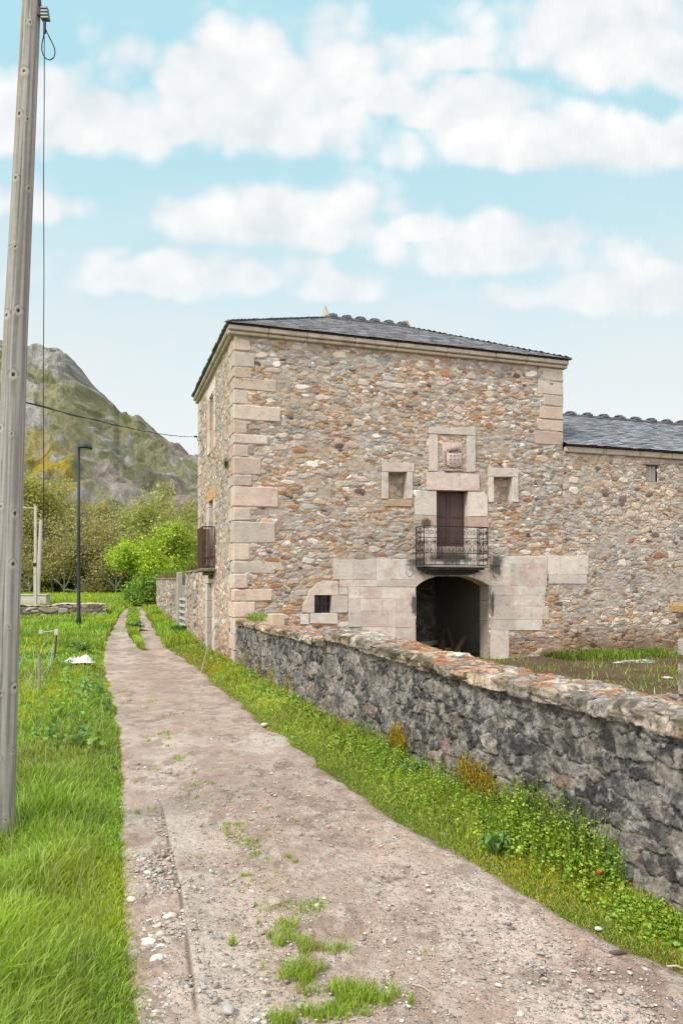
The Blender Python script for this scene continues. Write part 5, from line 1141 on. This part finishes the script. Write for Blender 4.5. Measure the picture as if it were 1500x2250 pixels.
# scrub over the lower hillside
rs = np.random.default_rng(91); n = 5200; xx = rs.uniform(-150, 470, n); tt_ = rs.uniform(.0, .34, n)**1.2
ii = np.argmin(np.abs(cx[None]-xx[:, None]), 1); jj = np.argmin(np.abs(tr[None]-tt_[:, None]), 1)
base = np.stack([XW2[jj, ii], D2[jj, ii], ZW_[jj, ii]], 1)+rs.normal(size=(n, 3))*np.array((.6, .6, 0)); ok = fbm(base[:, 0]/9, base[:, 2]/6, 93, 3) > .45; base = base[ok]; k = 16; nb = len(base)
sz = rs.uniform(.5, 1.5, nb); Pl = np.repeat(base, k, 0)+rs.normal(size=(nb*k, 3))*np.repeat(sz, k)[:, None]*.45+np.array((0, 0, .3)); cc = pick(rs.random(nb), [(4, (.12, .15, .03)), (3, (.19, .21, .03)), (2, (.15, .12, .075)), (1, (.34, .25, .02)), (2, (.08, .12, .03))]); cc = np.repeat(cc, k, 0)*rs.uniform(.6, 1.4, nb*k)[:, None]
V, Fq, c4 = diamonds(Pl, .42, cc, rs, .3); o = raw('hillside_scrub', V, Fq, M_leaf, None, c4); tag(o, 'loose green and brown scrub spread over the foot of the hill', 'scrub', kind='stuff')

# ================================================================== GRASS AND WEEDS
def blades(name, P_, h, wd, col, lean, seed, label, cat='grass', mat=None, kind='stuff'):
    rs = np.random.default_rng(seed); n = len(P_); a = rs.uniform(0, 6.283, n); ca_, sa_ = np.cos(a), np.sin(a); la = rs.uniform(0, 6.283, n)
    L = lean*h*rs.uniform(.2, 1.3, n); lx_, ly_ = np.cos(la)*L, np.sin(la)*L
    e = np.stack([ca_, sa_, 0*ca_], 1)*wd[:, None]*.5; z = np.array((0, 0, 1.0)); lv = np.stack([lx_, ly_, 0*lx_], 1)
    m1 = P_+lv*.30+z*(h*.5)[:, None]; m2 = P_+lv*.68+z*(h*.82)[:, None]; tp = P_+lv*1.0+z*(h*.97-L*.12)[:, None]
    V = np.stack([P_-e, P_+e, m1-e*.85, m1+e*.85, m2-e*.55, m2+e*.55, tp], 1).reshape(-1, 3); b = np.arange(n)[:, None]*7
    q1 = np.concatenate([b+np.array([[0, 1, 3, 2]]), b+np.array([[2, 3, 5, 4]])]); t_ = b+np.array([[4, 5, 6]])
    shade = np.tile(np.array([.62, .62, .9, .9, 1.1, 1.1, 1.2]), n)[:, None]*0+1.0
    tipc = np.stack([col*np.array((.9, .88, .8))]*2+[col]*2+[col*1.06]*2+[col*1.12+np.array((.02, .012, .004))], 1).reshape(-1, 3)
    o_ = raw(name, V, [q1, t_], mat or M_grass, None, np.clip(tipc*shade, 0, .9)); tag(o_, label, cat, kind=kind); return o_
rs = np.random.default_rng(5)
def sample_y(n, y0, y1, p): # pdf ~ y^-p
    u_ = rs.random(n); k_ = 1-p
    return (y0**k_+(y1**k_-y0**k_)*u_)**(1/k_)
GREEN = np.array((.285, .425, .045))
def grass_col(x, y, seed, dry=0.0):
    n_ = fbm(x/1.1, y/1.6, seed, 4); c = GREEN*(0.35+1.25*n_)[:, None]*rs.uniform(.45, 1.45, len(x))[:, None]
    yk = (ss(.50, .68, fbm(x/1.7+5, y/2.6, seed+1, 3))*rs.random(len(x))**.6)[:, None]; c = c*(1-yk)+np.array((.42, .45, .03))*yk
    pl = (rs.random(len(x)) < .035+dry)[:, None]; c = np.where(pl, np.array((.38, .35, .15))*rs.uniform(.6, 1.2, len(x))[:, None], c); return c
# left verge, near
n = 150000; y = sample_y(n, 2.3, 26, 1.55); xl = -.47*y-1.2; xr = lane_l(y)+.06; x = xl+(xr-xl)*rs.random(n)**.9
x = np.where(rs.random(n) < .10, xr-rs.normal(0, .10, n), x); inn = xr-x; hh_ = .055+.21*ss(.0, .7, inn)*(0.05+1.7*fbm(x/.6, y/.9, 811, 4)); hh_ = hh_*rs.uniform(.55, 1.25, n)
bare = np.exp(-(((x+3.6)/.7)**2+((y-8.6)/1.5)**2)); hh_ = hh_*(1-.6*bare); hh_ *= 1-.65*np.exp(-(((x-at(2, 1865, PD)[0]-.15)/.28)**2+((y-PD+.45)/.5)**2)); hh_ *= 1+.35*ss(5.2, 3.2, y)-.15*ss(8, 16, y)
c = grass_col(x, y, 815); bk = (bare*rs.random(n))[:, None]; c = c*(1-bk*.8)+np.array((.33, .27, .08))*bk*.8
blades('grass', np.stack([x, y, grnd(x, y)-.02], 1), hh_, np.maximum(.0062, .00135*y)*rs.uniform(.6, 1.5, n), c, .8, 1, 'thick long bright green grass on the left verge of the lane')
n = 1700; y = sample_y(n, 2.6, 18, 1.4); xl = -.45*y-.5; xr = lane_l(y)+.02; x = xr-(xr-xl)*rs.random(n)**1.6; hh_ = rs.uniform(.22, .46, n)*ss(-.1, .25, xr-x)
blades('grass_seed_stems', np.stack([x, y, grnd(x, y)-.02], 1), hh_, np.maximum(.003, .0007*y), np.array((.34, .36, .14))*rs.uniform(.7, 1.3, n)[:, None], .35, 2, 'pale seeding stems standing above the left verge grass')
n = 42000; y = sample_y(n, 24, 66, 1.3); xl = -.47*y-3; xr = lane_l(y); x = xl+(xr-xl)*rs.random(n); hh_ = rs.uniform(.12, .42, n)*(0.5+fbm(x/2, y/3, 821, 3)); c = grass_col(x, y, 822)
blades('field_grass', np.stack([x, y, grnd(x, y)-.03], 1), hh_, .0011*y*rs.uniform(.7, 1.5, n), c, .5, 3, 'rough green grass of the field left of the lane near the lamp')
n = 26000; y = sample_y(n, 44, 112, 1.2); x = (rs.uniform(-60, 480, n)-750)/F*y; ok = (x < lane_l(y)) | (y > 60); x = x[ok]; y = y[ok]; n = len(x); c = np.array((.30, .40, .03))*rs.uniform(.7, 1.3, n)[:, None]  # yellow green meadow blades, brightness varied at random
blades('meadow_grass', np.stack([x, y, grnd(x, y)-.03], 1), rs.uniform(.1, .35, n), .0014*y*rs.uniform(.6, 1.4, n), c, .5, 4, 'yellow green grass of the far meadow before the trees')
# right verge
def wallx(y): # face of the low wall / tower at depth y
    return X0+(y-D0)*(-math.tan(ANG))
n = 78000; y = sample_y(n, 2.6, 26, 1.35); xl = lane_r(y)-.06; xr = wallx(y)-.02; f = rs.random(n); x = xl+(xr-xl)*f; x = np.where(rs.random(n) < .12, xl+rs.normal(0, .12, n), x); f = np.clip((x-xl)/(xr-xl), 0, 1)
inn = x-xl; hh_ = (.03+.095*ss(.02, .8, inn)*(0.4+1.1*fbm(x/.5, y/.8, 831, 4)))*rs.uniform(.5, 1.3, n)*(1+.3*ss(.6, 1, f)); ok = (xr > xl)
c = grass_col(x, y, 832, .12)*np.array((1.22, 1.04, 1.1)); tn = (ss(.35, .02, inn)*rs.random(n)*.6)[:, None]; c = c*(1-tn)+np.array((.26, .21, .07))*tn
blades('grass', np.stack([x, y, grnd(x, y)-.015], 1)[ok], hh_[ok], (np.maximum(.0052, .0012*y)*rs.uniform(.6, 1.5, n))[ok], c[ok], .8, 5, 'grass strip between the lane and the low dark wall')
n = 15000; y = rs.uniform(25, 48, n); xl = lane_r(y)-.1; xr = wallx(y)-.02; x = xl+(xr-xl)*rs.random(n); hh_ = rs.uniform(.08, .40, n)*(0.4+.9*rs.random(n)); c = grass_col(x, y, 835)
blades('grass', np.stack([x, y, grnd(x, y)-.03], 1), hh_, .0011*y*rs.uniform(.7, 1.4, n), c, .5, 6, 'grass strip along the foot of the tall field wall')
# tufts on the lane
tufts = [(500,1838,48,16),(545,1858,40,16),(600,1925,16,10),(582,1895,14,8),(560,1880,20,8),(640,2005,62,26),(690,1995,40,18),(625,2060,26,40),(655,2085,50,22),(655,2145,42,36),(730,2090,34,12),(775,2095,10,20),(760,2195,90,30),(840,2190,40,25),(720,2230,70,25),(430,1728,22,10),(396,1668,16,12),(385,1640,18,10),(372,1578,20,8),(350,1540,22,6),(610,2250,40,20),(515,1818,30,10),(455,1760,20,8)]
X_, Y_, H_, C_ = [], [], [], []
for k in range(90):
    ty = rs.uniform(1500, 2240); tufts.append((float(np.interp(ty, [1500, 1750, 2000, 2250], [360, 450, 620, 740])+rs.normal(0, 45+.08*(ty-1500))), ty, rs.uniform(3, 12), rs.uniform(2, 6)))
for (tx, ty, tw_, th_) in tufts:
    g0 = gp(tx, ty); k = int(20+tw_*th_*.30); rx_ = tw_/F*g0[1]; ry_ = th_/F*g0[1]*g0[1]/EYE*.9; r_ = np.sqrt(rs.random(k)); a = rs.uniform(0, 6.283, k)
    xx = g0[0]+rx_*r_*np.cos(a)*rs.uniform(.6, 1.3, k); yy = g0[1]+ry_*r_*np.sin(a)*rs.uniform(.6, 1.3, k); ok = fbm(xx/.09, yy/.12, 841, 3) > .46
    xx, yy = xx[ok], yy[ok]; X_.append(xx); Y_.append(yy); hm = .085 if ty > 2020 else .04; H_.append(rs.uniform(.25, 1, len(xx))*hm); yel_ = .7 if (tx, ty) in ((640, 2005), (500, 1838)) else .2
    cc = GREEN*rs.uniform(.7, 1.4, len(xx))[:, None]; cc = np.where((rs.random(len(xx)) < yel_)[:, None], np.array((.30, .29, .02))*rs.uniform(.7, 1.2, len(xx))[:, None], cc); C_.append(cc)
x, y, hh_, c = map(np.concatenate, (X_, Y_, H_, C_))
blades('lane_tufts', np.stack([x, y, zg(x, y)], 1), hh_, np.maximum(.0042, .0011*y), c, .7, 7, 'scattered grass tufts growing along the middle of the lane')
n = 9000; y = sample_y(n, 24, 46, 1.3); cxm = np.interp(y, [22, 30, 40, 60], [.60, .48, .46, .45]); wm = np.interp(y, [24, 29, 34, 46], [.0, .07, .14, .16]); x = lane_l(y)+(lane_r(y)-lane_l(y))*(cxm+wm*rs.uniform(-1, 1, n)); c = grass_col(x, y, 845)
blades('lane_tufts', np.stack([x, y, zg(x, y)], 1), rs.uniform(.06, .30, n), .0011*y*rs.uniform(.7, 1.4, n), c, .5, 8, 'strip of tall grass between the wheel tracks at the far end of the lane')
n = 9000; uC = rs.uniform(fac(1195, 1400)[0], fac(1460, 1400)[0], n); vC_ = -rs.uniform(.08, 1.7, n)*rs.random(n)**.5; okc = fbm(uC/.5, vC_/.4, 847, 4)-.08*vC_*0 > .44; uC, vC_ = uC[okc], vC_[okc]; n = len(uC); pw = np.array([loc2w(a, b) for a, b in zip(uC, vC_)]); hh_ = rs.uniform(.06, .38, n)*(.3+1.1*fbm(uC/.4, vC_/.3, 846, 3)); c = grass_col(pw[:, 0], pw[:, 1], 848)*.6
blades('yard_grass', pw-np.array((0, 0, .02)), hh_, .022*rs.uniform(.6, 1.3, n), c, .6, 9, 'green weeds growing at the foot of the wing wall in the yard')
n = 11000; uC = rs.uniform(.9, 15, n); vC_ = -rs.uniform(.3, 9, n); okc = fbm(uC/1.1, vC_/.8, 849, 4) > .44; uC, vC_ = uC[okc], vC_[okc]; pw = np.array([loc2w(a, b) for a, b in zip(uC, vC_)]); n = len(pw)
blades('yard_weeds', pw-np.array((0, 0, .01)), rs.uniform(.05, .24, n), .02*rs.uniform(.6, 1.3, n), grass_col(pw[:, 0], pw[:, 1], 850)*.8, .8, 14, 'low scattered weeds on the muddy yard')
# leafy weeds along the wall
def leafy(name, spots_, seed, label, cols, leaf=(.02, .045), kind='stuff', nl=(9, 16), cat='weeds'):
    r_ = np.random.default_rng(seed); m_ = MB(); LP, LN, LS, LC = [], [], [], []
    for (x, y, z, h) in spots_:
        a = r_.uniform(0, 6.28); ln = r_.uniform(.05, .35)*h; p = np.array((x, y, z)); pts = [p+np.array((math.cos(a)*ln*t*t, math.sin(a)*ln*t*t, h*t)) for t in (0, .35, .7, 1)]
        base_c = np.array(cols[r_.integers(0, len(cols))])*r_.uniform(.75, 1.25); m_.tube(pts, [.004, .0035, .003, .0018], 3, base_c*.8, False)
        k = int(r_.integers(*nl)); ts = r_.uniform(.12, 1.0, k)
        for t in ts:
            q_ = pts[0]*(1-t)**1+np.array((math.cos(a)*ln*t*t, math.sin(a)*ln*t*t, h*t))+pts[0]*t
            b = r_.uniform(0, 6.28); s = r_.uniform(*leaf)*(1.25-.6*t); off = np.array((math.cos(b), math.sin(b), r_.uniform(-.2, .5)))*s*1.5; LP.append(q_+off); LN.append((math.cos(b)*.5, math.sin(b)*.5-.25, r_.uniform(.3, 1))); LS.append(s); LC.append(base_c*r_.uniform(.75, 1.3))
    LP, LN, LS, LC = map(np.array, (LP, LN, LS, LC)); LN = LN+r_.normal(size=LN.shape)*.3; LN /= np.linalg.norm(LN, axis=1)[:, None]
    t = np.cross(LN, np.array((.3, .2, 1.0))); t /= np.linalg.norm(t, axis=1)[:, None]+1e-9; b2 = np.cross(LN, t)*r_.uniform(.45, 1.05, len(LN))[:, None]; k6 = 7; V = []
    for q_ in range(k6):
        a = 2*math.pi*q_/k6; rad_ = 1.0+.15*math.cos(3*a); V.append(LP+(t*math.cos(a)*rad_+b2*math.sin(a)*rad_)*LS[:, None]-LN*(LS*.18*abs(math.sin(a)))[:, None])
    V = np.stack(V, 1).reshape(-1, 3); n_ = len(LP); nS = m_.n; S = np.concatenate(m_.v)
    Fs = [np.array([f for f in m_.f if len(f) == 4], int), np.arange(n_*k6).reshape(n_, k6)+nS]
    o_ = raw(name, np.concatenate([S, V]), Fs, M_leaf, None, np.concatenate([np.concatenate(m_.c), np.repeat(LC, k6, 0)])); tag(o_, label, cat, kind=kind); return o_
sp = []
for k in range(2600):
    y = float(sample_y(1, 3.0, 9.5, 1.2)[0]); off = abs(rs.normal(0, .22))+.03; dens_ = fbm(np.array([y/.5]), np.array([1.0]), 851, 3)[0]
    if dens_ < .40: off *= .6
    x = float(wallx(y))-off; 
    if x < float(lane_r(y))+.12: continue
    h = rs.uniform(.12, .46)*(1.25 if 4.9 < y < 5.9 else .38 if y < 4.75 else 1)*(1.15-.7*min(off, 1))*(0.55+.9*dens_)*(1 if y < 6.2 else .6); sp.append((x, y, float(grnd(x, y))-.02, h))
leafy('leafy_weeds', sp, 1, 'leafy green weeds crowding the foot of the low wall at the right', [(.30, .46, .045), (.35, .50, .05), (.24, .40, .045), (.42, .50, .06)], (.006, .015))
sp = []
for k in range(420):
    y = rs.uniform(9, 26); off = abs(rs.normal(0, .18))+.03; x = float(wallx(y))-off; sp.append((x, y, float(grnd(x, y))-.02, rs.uniform(.08, .24)))
leafy('leafy_weeds', sp, 2, 'smaller leafy weeds along the foot of the far wall and tower', [(.24, .36, .035), (.30, .38, .04), (.18, .30, .05)], (.02, .04))
sp = []
for k in range(520):
    y = float(sample_y(1, 9, 34, 1.3)[0]); x = -.44*y+rs.random()*(float(lane_l(y))+.44*y)*.96; 
    if fbm(np.array([x/1.2]), np.array([y/1.8]), 861, 3)[0] < .5: continue
    sp.append((x, y, float(grnd(x, y))-.02, rs.uniform(.2, .5)))
leafy('leafy_weeds', sp, 3, 'darker leafy weeds growing through the left verge grass', [(.20, .34, .05), (.24, .38, .05), (.17, .30, .08)], (.025, .05))
# single plants that stand out
def rosette(x, y, r, h, cols, label, seed, name='broadleaf_plant', n_=11, lw_=.30, wx=None, z=None):
    r_ = np.random.default_rng(seed); g0 = gp(x, y) if wx is None else np.array(wx, float); g0[2] = float(grnd(g0[0], g0[1])) if z is None else z; V, Fs, Cc = [], [], []
    for k in range(n_):
        a = 6.283*k/n_+r_.uniform(-.25, .25); L = r*r_.uniform(.7, 1.15); hh2 = h*r_.uniform(.4, 1.1); d_ = np.array((math.cos(a), math.sin(a), 0)); e = np.array((-math.sin(a), math.cos(a), 0)); c_ = np.array(cols[k % len(cols)])*r_.uniform(.8, 1.2); ring = []
        for t, wv in ((0, .12), (.25, .6), (.5, 1.0), (.75, .85), (1.0, .05)):
            ctr = d_*L*t+np.array((0, 0, hh2*math.sin(min(t*2.2, 2.6))*.9)); ring.append((ctr-e*L*lw_*wv+np.array((0, 0, .02*wv)), ctr, ctr+e*L*lw_*wv+np.array((0, 0, .02*wv))))
        b = len(V)
        for q_ in ring: V.extend(q_); Cc.extend([c_]*3)
        for j in range(4): Fs += [(b+3*j, b+3*j+1, b+3*j+4, b+3*j+3), (b+3*j+1, b+3*j+2, b+3*j+5, b+3*j+4)]
    o_ = raw(name, V, Fs, M_leaf, None, np.array(Cc), True); o_.location = g0; tag(o_, label, 'plant'); return o_
def wl(x, y_, off): return (float(wallx(y_))-off, y_, 0)
rosette(713, 2008, .13, .06, [(.15, .26, .08), (.12, .22, .06)], 'low broadleaf rosette beside the yellow grass tuft on the lane', 1)
yd = gp(855, 1722); rosette(0, 0, .15, .20, [(.20, .34, .14), (.14, .25, .11)], 'blue green broadleaf weed at the wall foot midway along the right verge', 2, wx=(yd[0]+.25, yd[1], 0))
yd = gp(1090, 1890); rosette(0, 0, .13, .20, [(.22, .37, .14), (.18, .32, .10)], 'pale blue green weed among the taller weeds at the right verge', 3, wx=(yd[0], yd[1], 0), n_=17, lw_=.24)
yd = gp(1375, 1985); rosette(0, 0, .18, .36, [(.20, .37, .08), (.16, .32, .06)], 'large green broadleaf weed climbing against the nearest dark wall stones', 4, wx=(yd[0]+.12, yd[1]+.2, 0), n_=9, lw_=.42)
for (x, y, s, lab) in ((160, 1438, .35, 'dark green dock plant in the grass left of the white sheet'), (180, 1442, .32, 'dark green dock plant at the lane edge above the white sheet'), (297, 1386, .5, 'dark green clump in the grass strip at the far end of the lane'), (400, 1400, .5, 'green clump against the post of the field gate')): rosette(x, y, s, s*.9, [(.09, .19, .045), (.07, .16, .05)], lab, int(x), n_=16)
def poppy():
    g0 = gp(1312, 1990); g0[2] = float(grnd(g0[0], g0[1])); ro = empty('poppy', tuple(g0)); tag(ro, 'single small red poppy flower among the weeds at the right verge', 'flower'); m_ = MB(); m_.tube([(0, 0, 0), (.01, 0, .1), (.0, -.02, .17)], .0025, 4, (.16, .26, .06)); m_.build('stem', M_leaf, ro); m_ = MB()
    for k in range(5):
        a = 6.283*k/5; m_.add([(0, -.02, .17), (.02*math.cos(a-.6), -.02+.02*math.sin(a-.6), .185), (.024*math.cos(a), -.02+.024*math.sin(a), .195), (.02*math.cos(a+.6), -.02+.02*math.sin(a+.6), .185)], [(0, 1, 2, 3)], (.55, .05, .02))
    m_.build('petals', M_leaf, ro)
poppy()
# ochre moss and dry tufts on the foot of the wall
X_, Y_, Z_, C_, H_ = [], [], [], [], []
for (ty, zc_, rr_, k) in ((8.35, .31, .10, 900), (6.75, .33, .09, 650), (6.45, .30, .10, 650), (14.6, .35, .14, 160), (13.3, .3, .14, 160), (17.2, .4, .16, 160), (15.8, .32, .12, 120)):
    yy = ty+rs.normal(0, rr_, k); zz = zc_+rs.normal(0, rr_*.75, k); X_.append(wallx(yy)-.05+rs.normal(0, .015, k)); Y_.append(yy); Z_.append(np.maximum(zz, .05)); C_.append(pick(rs.random(k), [(3, (.50, .36, .02)), (2, (.36, .20, .03)), (2, (.34, .33, .03))])*rs.uniform(.6, 1.2, k)[:, None]); H_.append(rs.uniform(.02, .045, k))
x, y, z, c, hh_ = map(np.concatenate, (X_, Y_, Z_, C_, H_)); blades('wall_moss', np.stack([x, y, z], 1), hh_, np.full(len(x), .011), c, 1.2, 11, 'ochre yellow moss tufts clinging to the lower stones of the low wall', 'moss')
# grass and plants on wall tops
n = 260; v = -rs.uniform(.1, 1.1, n); pw = np.array([loc2w(a, b, 1.21) for a, b in zip(rs.uniform(.25, .6, n), v)]); blades('wall_top_grass', pw, rs.uniform(.06, .3, n), np.full(n, .014), grass_col(pw[:, 0], pw[:, 1], 871), .5, 12, 'small grass tuft on the low wall top against the tower corner')
n = 160; pw = np.array([loc2w(-.05-rs.random()*.03, .95+rs.normal(0, .045), 5.25+rs.normal(0, .04)) for _ in range(n)]); o = blades('wall_fern', pw, rs.uniform(.05, .12, n), np.full(n, .016), GREEN*.3*rs.uniform(.6, 1.2, n)[:, None], 1.2, 13, 'small dark plant rooted high in the lane wall of the tower', 'plant', kind='thing')
sp = []
for k in range(26):
    uu_ = rs.uniform(.75, 1.6); pp = loc2w(rs.uniform(1.0, 1.35), -rs.uniform(12.0, 12.9)); sp.append((pp[0], pp[1], 0, rs.uniform(.75, 1.2)))
leafy('yard_weed', sp, 5, 'yellow green weed stems rising behind the low wall near the pillar', [(.28, .32, .04), (.32, .33, .06)], (.02, .035), kind='stuff')
# ================================================================== GRAVEL AND STONES
bm = bmesh.new(); bmesh.ops.create_icosphere(bm, subdivisions=1, radius=1); IV = np.array([v.co for v in bm.verts]); bm.verts.index_update(); IF = np.array([[v.index for v in f.verts] for f in bm.faces]); bm.free()
M_peb = mat_attr('pebbles', .85, .3, 40, .3, .003, 200)
def pebbles(name, x, y, s, col, label, seed):
    r_ = np.random.default_rng(seed); n_ = len(x); a = r_.uniform(0, 6.283, n_); ca_, sa_ = np.cos(a)[:, None], np.sin(a)[:, None]; k = 1+.7*(r_.random((n_, len(IV)))-.5); sx = s*r_.uniform(.8, 1.4, n_); sy = s*r_.uniform(.6, 1.0, n_); sz_ = s*r_.uniform(.3, .65, n_)
    vx = IV[None, :, 0]*k*sx[:, None]; vy = IV[None, :, 1]*k*sy[:, None]; vz = IV[None, :, 2]*k*sz_[:, None]; z0 = zg(x, y)+.012-np.where((y < 8) & (x < kerb_x(y)), .026, 0)+.008*(fbm(x/.16, y/.16, 423, 3)-.5)
    V = np.stack([x[:, None]+vx*ca_-vy*sa_, y[:, None]+vx*sa_+vy*ca_, z0[:, None]+vz+sz_[:, None]*.25], -1).reshape(-1, 3)
    Fq = (np.arange(n_)[:, None, None]*len(IV)+IF[None]).reshape(-1, 3); o_ = raw(name, V, Fq, M_peb, None, np.repeat(col, len(IV), 0), False); tag(o_, label, 'gravel', kind='stuff'); return o_
PEB = [(5, (.50, .43, .37)), (4, (.40, .33, .28)), (3, (.33, .31, .30)), (2, (.62, .57, .52)), (2, (.24, .20, .18)), (2, (.45, .31, .25))]
n = 5200; y = sample_y(n, 2.6, 8.5, 1.5); x = lane_l(y)+.05+(kerb_x(y)-lane_l(y)-.06)*(.5+.5*np.clip(rs.normal(.15, .5, n), -1, 1)); ok = (fbm(x/.35, y/.6, 881, 3) > .47) & (x-lane_l(y) > .10+.1*rs.random(n)); x, y = x[ok], y[ok]
pebbles('gravel', x, y, np.exp(rs.normal(-4.7, .45, len(x))).clip(.004, .028), pick(rs.random(len(x)), PEB)*rs.uniform(.8, 1.2, len(x))[:, None], 'loose pale gravel in the rut left of the old concrete strip', 1)
n = 11000; y = sample_y(n, 2.5, 14, 1.6); x = lane_l(y)+(lane_r(y)-lane_l(y))*rs.random(n); ok = (x > kerb_x(y)) & (np.minimum(x-lane_l(y), lane_r(y)-x) > .14+.15*rs.random(n)) & (fbm(x/.6, y/.8, 883, 3)+.12*(x > .2) > .36); x, y = x[ok], y[ok]
pebbles('gravel', x, y, np.exp(rs.normal(-5.05, .5, len(x))).clip(.003, .022), pick(rs.random(len(x)), PEB)*rs.uniform(.8, 1.2, len(x))[:, None], 'fine gravel scattered over the lane', 2)
n = 420; pw = np.array([loc2w(a, b) for a, b in zip(rs.uniform(.9, 15, n), -rs.uniform(.2, 8, n))]); pebbles('yard_rubble', pw[:, 0], pw[:, 1], np.exp(rs.normal(-3.5, .5, n)).clip(.012, .12), pick(rs.random(n), PEB)*rs.uniform(.5, 1.1, n)[:, None], 'loose small stones strewn over the muddy yard', 3)
for i, (x, y, s, col, lab) in enumerate([(327, 2068, .038, (.66, .62, .57), 'white rounded stone in the rut left of the concrete strip'), (345, 2105, .036, (.66, .62, .56), 'flat white stone just below the white rounded stone'), (290, 1974, .030, (.58, .5, .43), 'pale flat stone in the rut beside the left grass edge'), (372, 2010, .030, (.62, .57, .52), 'pale broken stone against the concrete strip edge'), (501, 2226, .030, (.40, .385, .37), 'grey stone lying alone on the lane near the bottom edge'), (663, 2217, .022, (.40, .38, .36), 'small grey stone at the foot of the nearest lane tuft'), (249, 1694, .040, (.05, .048, .05), 'black stone at the edge of the left grass'), (1315, 2047, .018, (.56, .54, .52), 'white stone at the edge of the right verge weeds'), (581, 1596, .05, (.58, .52, .44), 'pale stone at the edge of the right verge halfway down the wall'), (240, 2155, .030, (.62, .58, .54), 'pale stone under the nearest left grass blades')]):
    g0 = gp(x, y); m = MB(); m.lump((0, 0, 0), (s*1.25, s*.9, s*.6), col, 31+i, 1, 3, .35); o = m.build('stone', M_peb, None, True); o.location = (g0[0], g0[1], lane_z(g0[0], g0[1])+s*.2); o.rotation_euler = (0, 0, i*1.3); tag(o, lab, 'stone')
